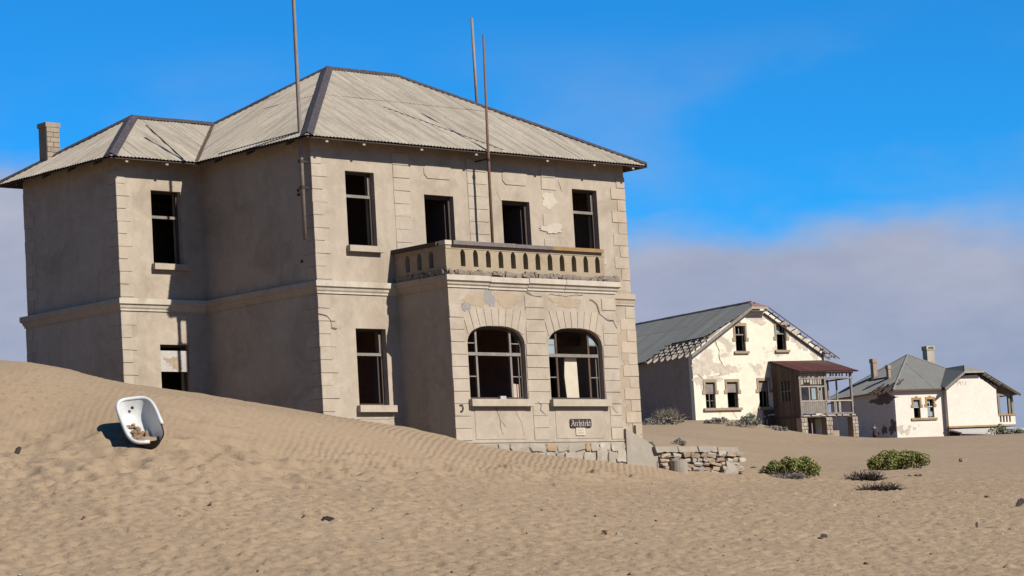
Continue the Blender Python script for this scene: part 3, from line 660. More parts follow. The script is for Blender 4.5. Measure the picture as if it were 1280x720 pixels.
# bay facing: three coursed piers, arch stones, apron
ZC = [-4.62 + .345*k for k in range(0, 13)]
piers = ((.0, .60), (2.86, 3.75), (5.99, 6.64))
for pi_, (a, b) in enumerate(piers):
    for k in range(12):
        z0, z1 = ZC[k], ZC[k+1]
        if z1 > -.36: z1 = -.37
        aa, bb = a, b
        if k >= 8:                                        # beside the arches the piers widen under the voussoirs
            aa = a if pi_ == 0 else a+.06; bb = b-.06 if pi_ < 2 else b
        if k <= 2:
            aa = a if pi_ == 0 else a+.14; bb = b-.0 if pi_ == 0 else b-(.14 if pi_ == 1 else 0)
        if (pi_, k) in ((2, 10), (0, 11)) : continue
        qblock(Fb, aa-(.018 if pi_ == 0 else 0), bb, 0, z0, z1, lq('quoin'), pr=.02, name='pier_stone')
for h in BH:
    c = (h[0]+h[1])/2; hw = (h[1]-h[0])/2; n = 9
    for k in range(n):
        a0 = -1+2*k/n; a1 = -1+2*(k+1)/n
        def lowp(x): return (c+hw*x*.97, max(arch_z(x*.97, h)+.012, -1.62))
        def topp(x): return (c + (hw+.20)*x*1.0, -.90)
        e = .011
        p0, p1, p2, p3 = lowp(a0), lowp(a1), topp(a1), topp(a0)
        poly = [(p0[0]+e, p0[1]), (p1[0]-e, p1[1]), (p2[0]-e, p2[1]), (p3[0]+e, p3[1])]
        if k in (0, n-1):
            s_ = -1 if k == 0 else 1
            z_ = -1.62
        H.part('arch_stone', MB().prism(poly, -.012-random.uniform(0, .005), .05, Fb), lq('quoin'))
for a in BH: # apron panels under the sills
    H.box('apron_panel', 'plaster', a[0]+.12, a[1]-.14, -.012, .03, -4.58, -3.72, None, Fb)
# sills
def sill(F, a, b, zt, pr=.16, hgt=.17, mat='quoin', t1=.1): return H.box('sill', mat, a, b, -pr, t1, zt-hgt, zt, None, F)
sill(Ff, 1.13, 2.39, 1.045); sill(Ff, 10.1, 11.37, 1.045); sill(Ff2, 1.16, 2.52, -3.455, hgt=.19)
sill(Fw, 1.12, 2.32, 1.04)
for h in BH: sill(Fb, h[0]-.09, h[1]+.10, -3.462, .17, .20)
H.box('stone_ledge', 'plaster', -.03, 6.67, -.05, .03, -4.68, -4.625, None, Fb)
# foundation of the bay in rough stones
Fbase = FR((b1, -PB-.03, 0), (1, 0, 0), (0, 1, 0))
H.box('foundation', 'mortar_pale', -.0, 6.66, 0, .25, -6.2, -4.69, None, Fbase)
z = -4.70
for row, hgt in enumerate((.25, .36, .30, .38, .3)):
    x = random.uniform(-.25, -.05)
    while x < 6.60:
        w_ = random.choice((.22, .3, .38, .46, .58, .7))*random.uniform(.85, 1.15); w_ = min(w_, 6.70-x)
        if w_ < .12: break
        n_ = 2 if (w_ < .34 and random.random() < .35) else 1          # here and there two thin stones make up the course
        for k in range(n_):
            hh = hgt/n_*random.uniform(.86, 1.12); zc = z-hgt*(k+.5)/n_+random.uniform(-.03, .03)*(row > 0) - (.02 if row == 0 else 0)
            m = random.choices(('stone_pale', 'stone_grey', 'stone_ochre', 'mortar_pale'), (.44, .32, .10, .14))[0]
            H.part('foundation_stone', MB().stone((max(.06, x+w_/2), random.uniform(-.015, .015), zc), (w_*1.0, random.uniform(.08, .13), hh), .15, random.uniform(-.16, .16), Fbase, pw=.42), m)
        x += w_+.008
    z -= hgt+.008

# windows and doors
for a, b, c, d_ in UW:
    window(H, Ff, a, b, c, d_, t=.17, transom=c+(d_-c)*.675, sashside=(c+(d_-c)*.7, d_-.12), mull=())
w_ = window(H, Ff2, *LW[:2], *LW[2:], t=.19, transom=-2.0, sashside=(-1.95, -1.42))
H.box('sash', 'wood_dark', LW[1]-.2, LW[1]-.16, .2, .5, -3.36, -2.06, w_, Ff2)
for a, b, c, d_ in UD:
    mb = MB()
    for q in ((a, a+.09, c, d_), (b-.09, b, c, d_), (a+.09, b-.09, d_-.1, d_)): mb.box(q[0]+.002, q[1]-.002, .15, .27, q[2], q[3]-.002, Ff)
    dr = H.part('door_frame', mb, 'wood_dark')
    H.box('door_leaf', 'wood_dark', b-.13, b-.095, .27, .95, c+.02, d_-.13, dr, Ff)
window(H, Fw, *WU[:2], *WU[2:], t=.17, transom=2.42)
Fw2 = FR((-ww, vB-.05, 0), (1, 0, 0), (0, 1, 0))
window(H, Fw2, *WL[:2], *WL[2:], t=.17)
MT['stained'] = plain('stained', (.62, .58, .53), (.50, .46, .41), 2.5, .8, 0)
MT['stain'] = plain('stain', (.40, .28, .17), (.55, .44, .32), 9, .85, 0)
wb_ = H.box('window_board', 'stained', WL[0]+.03, WL[1]-.05, .05, .09, -2.05, -1.45, None, Fw2)
blob(H, Fw2, WL[0]+.52, -1.78, .30, .14, 'stain', t=.046, th=.06, jit=.5, name='stain', parent=wb_)
for bi, h in enumerate(BH):
    a, b = h[0], h[1]; wd = b-a; m1, m2 = a+wd*.205, a+wd*.80; tz = -2.17
    mb = MB(); T0 = .15
    c = (a+b)/2; hw = wd/2; N = 18; xs = [-math.cos(math.pi*i/N) for i in range(N+1)]
    for xa, xb in zip(xs, xs[1:]):                       # bent head of the frame
        o0, o1 = (c+hw*xa*.998, arch_z(xa, h)-.004), (c+hw*xb*.998, arch_z(xb, h)-.004)
        i0, i1 = (c+(hw-.07)*xa, arch_z(xa, h)-.075), (c+(hw-.07)*xb, arch_z(xb, h)-.075)
        mb.prism([o0, o1, i1, i0], T0, T0+.08, Fb)
    for q in ((a+.003, a+.07, -3.445, -1.95), (b-.07, b-.003, -3.445, -1.95), (a+.07, b-.07, -3.445, -3.39)): mb.box(q[0], q[1], T0, T0+.08, q[2], q[3], Fb)
    w_ = H.part('window', mb, 'wood_dark')
    H.box('transom', 'wood_grey', a+.07, b-.07, T0-.03, T0+.06, tz-.045, tz+.045, w_, Fb)
    for m in (m1, m2):
        H.box('mullion', 'wood_brown' if bi else 'wood_grey', m-.035, m+.035, T0-.01, T0+.05, -3.39, tz-.046, w_, Fb)
        H.box('mullion', 'wood_brown' if bi else 'wood_grey', m-.035, m+.035, T0-.01, T0+.05, tz+.046, -1.48, w_, Fb)
    for q in ((a+.07, m1-.036), (m2+.036, b-.07)):
        for zz in (-2.80, -1.86): H.box('glazing_bar', 'wood_grey', q[0], q[1], T0+.012, T0+.04, zz-.014, zz+.014, w_, Fb)
        x_ = q[1]-.12 if q[0] < m1 else q[1]-.10
    H.box('glazing_bar', 'wood_grey', b-.15, b-.125, T0+.012, T0+.04, -3.39, tz-.046, w_, Fb)
    if bi:
        H.box('pane', 'glass', a+.075, m1-.04, T0+.02, T0+.026, -2.12, -1.70, w_, Fb)
        H.part('pane', MB().prism([(m2+.04, -1.84), (b-.10, -1.84), (b-.2, -1.66), (m2+.2, -1.53), (m2+.04, -1.5)], T0+.02, T0+.026, Fb), 'glass', w_)
        H.part('door_leaf', MB().prism([(7.63-b1, -4.2), (8.07-b1, -4.2), (8.03-b1, -2.12), (7.56-b1, -2.12), (7.50-b1, -2.75)], .27, .31, Fb), 'cream_board')
        H.box('inner_beam', 'wood_brown', a-.2, b+.2, 1.1, 1.3, -1.75, -1.50, None, Fb)
    else:
        H.part('lit_wall_piece', MB().prism([(5.33-b1, -4.2), (5.72-b1, -4.2), (5.75-b1, -3.02), (5.36-b1, -2.98)], .27, .30, Fb), 'pink_panel')  # pale pink panel standing in for a sunlit low piece of inner wall
        H.box('brick', 'white_paint', 4.70-b1, 4.92-b1, .05, .14, -3.445, -3.36, None, Fb)
# a little wear: cracks, lost and mended plaster on the bay and front
blob(H, Fb, 1.05, -.66, .42, .22, 'ochre_patch'); blob(H, Fb, 1.55, -.60, .20, .24, 'grey_mortar', t=-.006)
blob(H, Fb, 2.2, -.60, .55, .2, 'ochre_patch', t=-.005); blob(H, Fb, .62, -.86, .16, .12, 'grey_mortar', t=-.025)
blob(H, Fb, 4.6, -.62, .6, .16, 'ochre_patch', t=-.005)
blob(H, Ff, 9.25, 1.9, .42, .16, 'trim', t=-.024, name='plaster_patch'); blob(H, Ff, 9.2, 2.75, .34, .22, 'trim', t=-.004)
crack(H, Fb, [(1.55, -3.72), (1.72, -4.05), (1.66, -4.2), (1.78, -4.45)], .022, -.014); crack(H, Fb, [(1.72, -4.05), (1.9, -4.25)], .014, -.014)
crack(H, Fb, [(2.28, -3.72), (2.5, -4.1), (2.6, -4.5)], .012, -.014)
crack(H, Fb, [(5.55, -.5), (5.85, -.65), (5.95, -.95), (6.25, -1.1), (6.5, -1.12), (6.62, -1.35)], .026, -.026)
crack(H, Fb, [(3.02, -.38), (3.25, -.5), (3.6, -.5)], .022, -.026); crack(H, Fb, [(3.9, -.42), (4.4, -.46), (5.3, -.40)], .02, -.006)
crack(H, Fb, [(3.2, -3.5), (3.35, -3.62), (3.28, -3.75), (3.5, -3.9)], .016, -.026); crack(H, Fb, [(6.2, -3.6), (6.3, -3.8), (6.45, -3.85)], .016, -.026)
crack(H, Ff, [(9.62, 3.4), (9.72, 3.12), (9.78, 3.05)], .02, -.003); crack(H, Ff, [(7.05, 2.9), (7.2, 2.62)], .012, -.003)
crack(H, FR((-.05, -.05, 0), (1, 0, 0), (0, 1, 0)), [(-.03, -.93), (.3, -.96), (.42, -1.1), (.42, -1.3), (.62, -1.32)], .03, -.03)
for q in ((11.9, -1.6, .4, .5), (11.75, -2.7, .3, .6), (11.95, -3.7, .28, .35), (11.5, -.75, .5, .22), (10.9, -3.0, .35, .5)): blob(H, Ff2, *q, 'ochre_patch', jit=.4)
# joint line across the lower front
crack(H, Ff2, [(.0, -3.82), (2.85, -3.84)], .010, -.003)

H.part('hook', MB().tube([Fb(.16, -.05, -3.62), Fb(.25, -.06, -3.62), Fb(.27, -.06, -3.72), Fb(.24, -.06, -3.8), Fb(.17, -.05, -3.79)], .016, 6), 'iron')
for z_ in (2.5, 2.62, .62): H.part('fixing', MB().box(-.05, .02, .55, .62, z_-.03, z_+.03), 'iron')
# balustrade of the balcony
def balustrade(F, L, n, s_first, step, slot, mat, dep=.22):
    H.box('balustrade_base', mat, 0, L, .0, dep, .13, .27, None, F)
    H.box('balustrade_beam', mat, 0, L, .0, dep, .755, .86, None, F)
    e = [0]+[s_first+step*k-slot/2 for k in range(n)]; g = [s_first+step*k+slot/2 for k in range(n)]
    for k in range(n+1):
        a = 0 if k == 0 else g[k-1]; b = L if k == n else s_first+step*k-slot/2
        ax = 0 if k == 0 else slot/2; bx = 0 if k == n else slot/2
        L_ = [(a, .271), (b, .271), (b, .62)]
        if bx: L_ += [(b+slot*.1, .69), (b+slot*.28, .735), (b+slot*.5-.003, .754)]
        else: L_ += [(b, .754)]
        if ax: L_ += [(a-slot*.5+.003, .754), (a-slot*.28, .735), (a-slot*.1, .69)]
        else: L_ += [(a, .754)]
        L_ += [(a, .62)]
        H.part('baluster', MB().prism(L_, .012, dep-.012, F), mat)
Fp = FR((b1-.02, -PB-.02, 0), (1, 0, 0), (0, 1, 0)); Fpl = FR((b1-.02, -PB+.20, 0), (0, 1, 0), (1, 0, 0))
balustrade(Fp, 6.30, 12, .64, .488, .19, 'parapet'); balustrade(Fpl, PB-.21, 3, .42, .5, .19, 'parapet')
Fpr = FR((b2-.36, -PB+.20, 0), (0, 1, 0), (-1, 0, 0)); balustrade(Fpr, PB-.21, 3, .42, .5, .19, 'parapet')
H.box('balustrade_rail', 'rail_dark', .22, 2.62, -.10, .30, .862, .975, None, Fp); H.box('balustrade_rail', 'rail_dark', 2.63, 4.10, -.105, .30, .862, .965, None, Fp)
H.box('balustrade_rail', 'rail_ochre', 4.11, 6.20, -.10, .30, .862, .968, None, Fp)
H.box('balustrade_rail', 'trim', -.04, .21, -.03, .25, .862, .985, None, Fp)
H.box('balustrade_rail', 'wood_dark', .08, PB-.2, -.10, .30, .865, .97, None, Fpl)
mb = MB()                                                # broken screed on the cornice
for k in range(120):
    s = random.uniform(-.05, 6.68) if k < 90 else random.uniform(6., 6.7)
    mb.stone((s, random.uniform(-.08, -.01), .07+random.uniform(-.02, .05)), (random.uniform(.1, .3), random.uniform(.08, .16), random.uniform(.06, .17)), .2, random.uniform(-.3, .3), Fb)
for k in range(34):
    mb.stone((random.uniform(-.05, PB-.1), random.uniform(-.08, -.01), .07+random.uniform(-.02, .05)), (random.uniform(.1, .3), random.uniform(.08, .16), random.uniform(.06, .17)), .2, 0, Fbl)
H.part('rubble_edge', mb, 'rubble', stuff=True)
H.box('screed', 'rubble', -.03, 6.67, -.06, .2, .045, .13, None, Fb); H.box('screed', 'rubble', .21, PB-.1, -.06, .2, .045, .128, None, Fbl)

# roof: boarding, rafters, iron sheets, ridge covers
m_ = (Dp+2*OH)/2; hwg = (Dp-vB)/2+OH; yR = vB+(Dp-vB)/2
E0, E1, N0, N1 = -OH, Wd+OH, -OH, Dp+OH; WX = -ww-OH; VY = vB-OH
def rz(t): return ZE+SL*t
PTS = {'A': (E0, N0, ZE), 'B': (E1, N0, ZE), 'Cc': (E1, N1, ZE), 'L': (E0+m_, N0+m_, rz(m_)), 'R': (E1-m_, N0+m_, rz(m_)),
       'V': (E0, VY, ZE), 'W0': (WX, VY, ZE), 'W1': (WX, N1, ZE), 'WP': (WX+hwg, yR, rz(hwg)), 'VR': (E0+hwg, yR, rz(hwg))}
mb = MB()
def dk(*ks): 
    vs = [(PTS[k][0], PTS[k][1], PTS[k][2]-.055) for k in ks]; vs2 = [(v[0], v[1], v[2]-.035) for v in vs]; n = len(ks)
    mb.add(vs+vs2, [tuple(range(n)), tuple(range(2*n-1, n-1, -1))]+[(i, (i+1) % n, (i+1) % n+n, i+n) for i in range(n)])
dk('A', 'B', 'R', 'L'); dk('A', 'L', 'VR', 'V'); dk('B', 'Cc', 'R'); dk('W0', 'V', 'VR', 'WP'); dk('W0', 'WP', 'W1'); dk('W1', 'WP', 'VR', 'L', 'R', 'Cc')
roof = H.part('roof', mb, 'wood_dark')
front_hi = lambda a: min(a-E0, E1-a, m_)
corrugated(H, roof, 'roof_front', (0, N0, ZE), (1, 0, 0), (0, 1, 0), SL, E0, E1, lambda a: -.05, front_hi, rowlen=3.3)
corrugated(H, roof, 'roof_side', (E0, 0, ZE), (0, 1, 0), (1, 0, 0), SL, N0, yR, lambda a: max(-.05, a-VY), lambda a: min(a-N0, N1-a, m_), rowlen=3.3, lift=.004)
corrugated(H, roof, 'roof_side', (E1, 0, ZE), (0, 1, 0), (-1, 0, 0), SL, N0, N1, lambda a: -.05, lambda a: min(a-N0, N1-a, m_), rowlen=3.3)
corrugated(H, roof, 'roof_front', (0, N1, ZE), (1, 0, 0), (0, -1, 0), SL, WX, E1, lambda a: -.05, lambda a: min(max(min(a-WX, hwg), min(a-E0, m_)), E1-a), rowlen=6)
corrugated(H, roof, 'roof_front', (0, VY, ZE), (1, 0, 0), (0, 1, 0), SL, WX, E0+hwg, lambda a: max(-.05, a-E0), lambda a: min(a-WX, hwg), rowlen=3.3)
corrugated(H, roof, 'roof_side', (WX, 0, ZE), (0, 1, 0), (1, 0, 0), SL, VY, N1, lambda a: -.05, lambda a: min(a-VY, N1-a), rowlen=3.3)
Q = lambda k, dz=0: Vector(PTS[k])+Vector((0, 0, dz))
cap(H, roof, Q('A'), Q('L'), .17, n=4, drop=.42); cap(H, roof, Q('L'), Q('R'), .16, n=2, drop=.55); cap(H, roof, Q('B'), Q('R'), .13, n=4, drop=.42)
cap(H, roof, Q('W0'), Q('WP'), .18, n=2, drop=.42); cap(H, roof, Q('WP'), Q('VR'), .13, n=2, drop=.55); cap(H, roof, Q('L'), Q('VR'), .13, n=3, drop=.42)
cap(H, roof, Q('W1'), Q('WP'), .13, n=2, drop=.42)
mb = MB(); a = Q('V', .03); b = Q('VR', .03)
mb.bar(a, b, .12, .02); H.part('valley_strip', mb, 'wood_brown', roof)
# slipped dark joint on the wing roof and along the left slope
def on_front_wing(xx, tt): return Vector((xx, VY+tt, rz(tt)+.028))
H.part('lead_flashing', MB().bar(on_front_wing(WX+hwg+.1, 2.35), on_front_wing(-1.0, .06), .03, .02), 'roof_cap', roof)
H.part('lead_flashing', MB().bar((E0+.30, -.1, rz(.30)+.028), (E0+.12, 3.6, rz(.12)+.028), .03, .015), 'roof_cap', roof)
def on_front(xx, tt): return Vector((xx, N0+tt, rz(tt)+.028))
H.part('lead_flashing', MB().bar(on_front(4.6, 2.6), on_front(7.0, .1), .022, .012), 'roof_cap', roof)
def rafters(F, xs, ln=.10, mat='wood_pale'):
    for s in xs:
        mb = MB(); w = .045
        P_ = [(-OH+.04, ZE-.17), (-OH+.04, ZE-.095), (ln-OH+.2, ZE-.095+SL*(ln+.16)), (ln-OH+.2, ZE-.20+SL*(ln+.16))]
        vs = [F(s-w, t, z) for t, z in P_]+[F(s+w, t, z) for t, z in P_]
        mb.add(vs, [(0, 1, 2, 3), (7, 6, 5, 4)]+[(i, i+4, (i+1) % 4+4, (i+1) % 4) for i in range(4)])
        H.part('rafter', mb, mat, roof)
rafters(Ff, (.20, 1.55, 3.72, 5.85, 8.75, 10.75, 12.45)); rafters(Fw, (.05, 1.45, 2.6)); rafters(Fl, (.4, 2.2, 3.7), mat='wood_dark'); rafters(Fv, (.3, 1.6, 2.9, 4.3), mat='wood_dark')
for F, s0, s1 in ((Ff, .25, 12.2), (Fl, .25, vB-.3), (Fw, .25, ww-.3), (Fv, .25, Dp-vB-.25)):        # wall plate closing the eaves
    H.box('wall_plate', 'wood_dark', s0, s1, .02, .2, 4.02, 4.19, roof, F)
# chimney on the rear slope
def chim(T, x0, y0, w, d, z0, z1, mat, name='chimney', course_=.2):
    mb = MB().box(x0, x0+w, y0, y0+d, z0, z1-.14)
    c = T.part(name, mb, mat); T.box('chimney_cap', mat, x0-.03, x0+w+.03, y0-.03, y0+d+.03, z1-.139, z1, c)
    return c
c_ = chim(H, -2.62, 9.0, .46, .40, 4.0, 5.74, 'brick_dim')
Fc = FR((-2.62, 9.0, 0), (1, 0, 0), (0, 1, 0)); Fcl = FR((-2.62, 9.0, 0), (0, 1, 0), (1, 0, 0))
for k in range(9):
    zz = 4.25+k*.15
    for j in range(2):
        a = .01+j*.23 if k % 2 else (.01, .13)[j]; b = (a+.21) if k % 2 else (.12, .45)[j]
        H.part('brick', MB().box(a, b, -.014-random.uniform(0, .012), .05, zz+.008, zz+.142, Fc), 'brick_dim', c_)

# ------------------------------------------------------------------ things on and around the house
def pole(label, pts, r, mat, base, bands=()):
    T = Thing('flagpole', label, 'pole', base)
    p = T.part('shaft', MB().tube(pts, r, 10), mat, smooth=True)
    for (q, rr) in bands: T.part('bracket', MB().tube([Vector(q)-Vector((0, 0, .04)), Vector(q)+Vector((0, 0, .04))], rr, 10), 'iron')
    return T
T = pole('tall grey pipe pole rising past the left corner of the big house roof', [(-.27, .10, 1.17), (-.275, .08, 4.2), (-.30, .04, 7.9), (-.31, .02, 9.6)], [.060, .060, .052, .050], 'pipe', (-.27, .10, 1.17), [((-.272, .1, 3.35), .085), ((-.272, .1, 2.62), .085)])
for zz in (3.35, 2.62): T.part('bracket_arm', MB().bar((-.26, .1, zz), (.0, .1, zz), .05), 'iron')
T = pole('thin rusty pole standing on the balcony in front of the roof edge', [(6.22, -.56, .10), (6.24, -.58, 3.6), (6.34, -.56, 7.45)], [.045, .045, .030], 'rust_pipe', (6.22, -.56, .10), [((6.24, -.58, 3.72), .062)])
T.part('bracket_arm', MB().bar((6.24, -.56, 3.74), (6.24, -.02, 3.74), .04), 'iron')
pole('grey pole with its foot hidden behind the right roof ridge of the big house', [(10.42, 4.2, 5.4), (10.40, 4.2, 9.28)], [.055, .045], 'pipe', (10.42, 4.2, 5.4))
cb = MB().tube([(-ww-.5, Dp+.5, 3.75), (-2.0, 14.5, 2.55), (-.4, 20, 1.9), (1.5, 27, 2.6)], .012, 5)
single('cable', cb, 'iron', 'thin sagging wire leaving the left eave of the big house', 'wire', (-ww-.5, Dp+.5, 3.75))

# name board with black-letter writing and the little notice below it
def rrect(a, b, c, d_, r, n=5):
    o = []
    for cx, cz, a0 in ((b-r, d_-r, 0), (a+r, d_-r, 90), (a+r, c+r, 180), (b-r, c+r, 270)):
        for k in range(n+1): t = rad(a0+90*k/n); o.append((cx+r*math.cos(t), cz+r*math.sin(t)))
    return o
Sg = Thing('name_board', 'dark rounded sign lettered Architekt in white on the bay wall', 'sign', (7.74, -PB-.04, -4.26))
Fs = FR((7.74, -PB-.045, -4.145), (1, 0, 0), (0, 1, 0))
Sg.part('board', MB().prism(rrect(-.435, .435, -.125, .125, .055), .0, .03, Fs), 'sign_dark')
GL = {'A': ([[(0, .9), (.18, 1), (.30, .8), (.34, .3), (.44, 0)], [(.30, .85), (.10, .25), (0, .0), (-.06, .12)], [(.08, .4), (.36, .4)]], .50),
      'r': ([[(0, .62), (.07, .55), (.07, .04), (.14, 0)], [(.07, .5), (.2, .64), (.26, .56)]], .27),
      'c': ([[(.22, .58), (.12, .64), (.03, .5), (.03, .12), (.12, 0), (.24, .08)]], .27),
      'h': ([[(.04, 1.0), (.06, .9), (.06, .04), (.12, 0)], [(.06, .5), (.2, .64), (.27, .5), (.27, .1), (.18, -.16)]], .34),
      'i': ([[(0, .62), (.07, .54), (.07, .06), (.15, 0)], [(.07, .84), (.10, .80)]], .20),
      't': ([[(.08, .86), (.08, .1), (.16, 0), (.22, .06)], [(-.02, .6), (.2, .6)]], .26),
      'e': ([[(.05, .3), (.24, .44), (.20, .6), (.1, .64), (.03, .48), (.03, .14), (.12, 0), (.24, .08)]], .29),
      'k': ([[(.04, 1.0), (.06, .9), (.06, .0)], [(.06, .45), (.2, .62), (.26, .54), (.1, .36), (.24, .04), (.3, .02)]], .33)}
def letters(text, x, z, hgt, wx=1.45, nib=.085, ang=40, tt=-.004):
    o = MB(); nv = (math.cos(rad(ang))*nib/2, math.sin(rad(ang))*nib/2); n = 0
    for ch in text:
        st_, adv = GL[ch]
        for s in st_:
            for (a, b), (c, e) in zip(s, s[1:]):
                q = [(a-nv[0], b-nv[1]), (a+nv[0], b+nv[1]), (c+nv[0], e+nv[1]), (c-nv[0], e-nv[1])]; n += 1
                o.add([Fs(x+u*hgt*wx, tt-.0003*(n % 7), z+v*hgt) for u, v in q], [(0, 1, 2, 3)])
        x += (adv+.05)*hgt*wx
    return o
Sg.part('lettering', letters('Architekt', -.385, -.082, .175, nib=.075), 'sign_white')
Sn = Thing('notice', 'small cream notice board directly under the Architekt sign', 'notice', (7.72, -PB-.04, -4.48))
Fn = FR((7.72, -PB-.04, -4.385), (1, 0, 0), (0, 1, 0))
Sn.box('board', 'cream_board', -.185, .185, 0, .025, -.11, .11, None, Fn)
for zz, a, b in ((.07, -.13, -.05), (.07, .0, .12), (.03, -.14, .06), (-.02, -.13, .13), (-.06, -.14, .10)): Sn.box('text_line', 'ink', a, b, -.002, .01, zz-.006, zz+.006, None, Fn)

# sloping flank of the front steps, running off the right of the bay
Fst = FR((0, -PB-.12, 0), (1, 0, 0), (0, 1, 0))
T = Thing('stair_flank', 'smooth grey concrete flank sloping down from the right end of the bay', 'steps', (10.4, -PB-.12, -6))
T.part('slab', MB().prism([(9.46, -6.4), (11.52, -6.4), (11.47, -5.32), (11.15, -5.15), (10.67, -4.85), (10.14, -4.58), (9.52, -4.32)], 0, 1.2, Fst), 'concrete')
T.part('slab', MB().prism([(10.72, -6.4), (11.56, -6.4), (11.52, -5.36), (11.16, -5.20), (10.74, -5.30)], -.03, -.002, Fst), 'concrete')
crack(T, Fst, [(10.5, -5.55), (10.72, -5.56), (10.72, -5.9)], .012, -.034)
H.box('quoin_stone', 'worn_quoin', 12.18, 12.36, -.12, .03, -4.38, -4.05, None, FR((0, -.05, 0), (1, 0, 0), (0, 1, 0)))

# dry stone wall with a cracked coping
o = Vector((11.2, -2.35, 0)); ax = Vector((3.25, .10, 0)).normalized()
Fd = FR(o, ax, (-ax.y, ax.x, 0))
DW = Thing('dry_stone_wall', 'low ruined dry-stone wall with cracked slab coping right of the steps', 'stone wall', (12.6, -2.2, -5.9))
LW_ = 3.2
DW.box('core', 'mortar', -.2, LW_-.1, .10, .5, -6.4, -5.03, None, Fd)
for a, b, dz in ((-.55, .42, .00), (.46, 1.33, .0), (1.39, 2.22, .02), (2.29, 3.22, .0)):
    mb = MB(); n = 8; pts = []
    top = -4.86+dz - .05*((a+b)/2/3.2)
    bot = lambda s: top-.15-random.uniform(0, .05)
    us = [a+(b-a)*k/n for k in range(n+1)]
    poly = [(u, bot(u)) for u in us]+[(b-.06, top), (a+.0-.07, top)]
    mb.prism(poly, -.06, .6, Fd); DW.part('coping_slab', mb, 'concrete')
z = -5.04
for row in range(8):
    hgt = random.uniform(.11, .19); x = random.uniform(-.45, -.3)
    while x < LW_:
        w_ = random.uniform(.14, .52); m = random.choices(('stone_pale', 'stone_grey', 'stone_brown', 'stone_trim'), (.28, .24, .28, .20))[0]
        if row > 3 and random.random() < .3: m = 'stone_grey'; w_ = .5
        DW.part('stone', MB().stone((x+w_/2, random.uniform(-.02, .09), z-hgt/2+random.uniform(-.02, .02)), (w_*.96, random.uniform(.2, .34), hgt*random.uniform(.75, 1.05)), .16, random.uniform(-.22, .12), Fd), m)
        x += w_+.02
    z -= hgt*.97
DW.part('stone', MB().stone((2.72, -.02, -5.66), (.72, .34, .55), .16, -.35, Fd, .5), 'stone_grey')
T = Thing('concrete_pipe', 'short upright stub of grey concrete pipe at the foot of the dry-stone wall', 'pipe', (11.33, -2.62, -5.9))
mb = MB(); n = 20; prof = [(.27, -6.2), (.27, -5.30), (.225, -5.29), (.22, -6.2)]
for k in range(n):
    for i in range(3):
        a0, a1 = 6.2832*k/n, 6.2832*(k+1)/n; (r0, z0), (r1, z1) = prof[i], prof[i+1]
        mb.add([(11.33+r0*math.cos(a0), -2.62+r0*math.sin(a0), z0), (11.33+r0*math.cos(a1), -2.62+r0*math.sin(a1), z0), (11.33+r1*math.cos(a1), -2.62+r1*math.sin(a1), z1), (11.33+r1*math.cos(a0), -2.62+r1*math.sin(a0), z1)], [(0, 1, 2, 3)])
T.part('shell', mb, 'concrete', smooth=False)

# ------------------------------------------------------------------ bathtub on the dune
def camdir(x, y, z): return rt*x + up*y + fw*z
tx = camdir(-.60, .92, 1.45).normalized()
ty = -(camdir(.74, .135, .34)); ty = (ty - tx*ty.dot(tx)).normalized(); tz = tx.cross(ty)
TUB = Vector((-12.95, -9.44, -4.53)) - tz*.07
TM = Matrix((tx, ty, tz)).transposed().to_4x4(); TM.translation = TUB
T = Thing('bathtub', 'white enamel bathtub with a broken rim lying tilted on the dune', 'bathtub', (0, 0, -.44), frame=TM)
N = 72
def ring(z, hl, hw, dx=0., e=5.0):
    e = 3.9 + z*3; hw *= 1.10; hl *= 1.07
    o = []
    for k in range(N):
        a = 6.2832*k/N; c, s = math.cos(a), math.sin(a)
        o.append((dx + hl*math.copysign(abs(c)**(2/e), c), hw*math.copysign(abs(s)**(2/e), s), z))
    return o
def shell(levels):
    mb = MB()
    for r in levels: mb.v += r
    for i in range(len(levels)-1):
        for k in range(N): mb.f.append((i*N+k, i*N+(k+1) % N, (i+1)*N+(k+1) % N, (i+1)*N+k))
    return mb
inn = [ring(0, .775, .345), ring(-.06, .755, .33), ring(-.2, .71, .30), ring(-.31, .64, .26), ring(-.375, .54, .20), ring(-.40, .40, .13), ring(-.405, .1, .03)]
outr = [ring(0, .80, .37), ring(-.06, .78, .352), ring(-.2, .735, .322), ring(-.33, .66, .28), ring(-.40, .56, .21), ring(-.43, .40, .13), ring(-.435, .1, .03)]
lv = shell(inn); inner = T.part('basin', lv, 'enamel', smooth=True)
T.part('outer_shell', shell(outr), 'iron', smooth=True)
rim = ring(.005, .80, .372); keep = []
for k in range(N+1):
    x, y, z = rim[k % N]; keep.append((x, y, z, not (y < -.05 and x < -.33)))
seg = []; start = next(k for k in range(N) if not keep[k][3])
for j in range(N+1):
    q = keep[(start+j) % N]
    if q[3]: seg.append(q[:3])
mb = MB().tube(seg, .042, 10); T.part('rim', mb, 'white_enamel' if 'white_enamel' in MT else 'enamel', smooth=True)
mb = MB()
for (cx, cy, z0) in ((.70, .0, -.15),):
    d = Vector((-1, 0, .33)).normalized(); p0 = Vector((.718, .03, -.14))
    mb.tube([p0, p0+d*.02], .034, 12)
T.part('overflow_hole', mb, 'iron')
mb = MB()
for k in range(60):
    x = random.gauss(-.08, .28); y = random.gauss(.06, .09)
    mb.stone((x, y, -.375+random.uniform(0, .03)), (random.uniform(.04, .15), random.uniform(.04, .11), random.uniform(.02, .06)), .2, random.uniform(-.5, .5))
o = bpy.data.objects.new('rubble', mb.mesh('rubble', 'rust_pipe', (0, 0, 0))); COL.objects.link(o); o.matrix_world = TM
MT['rubble_mix'] = plain('rubble_mix', (.40, .27, .16), (.14, .08, .05), 9, .9, 0)
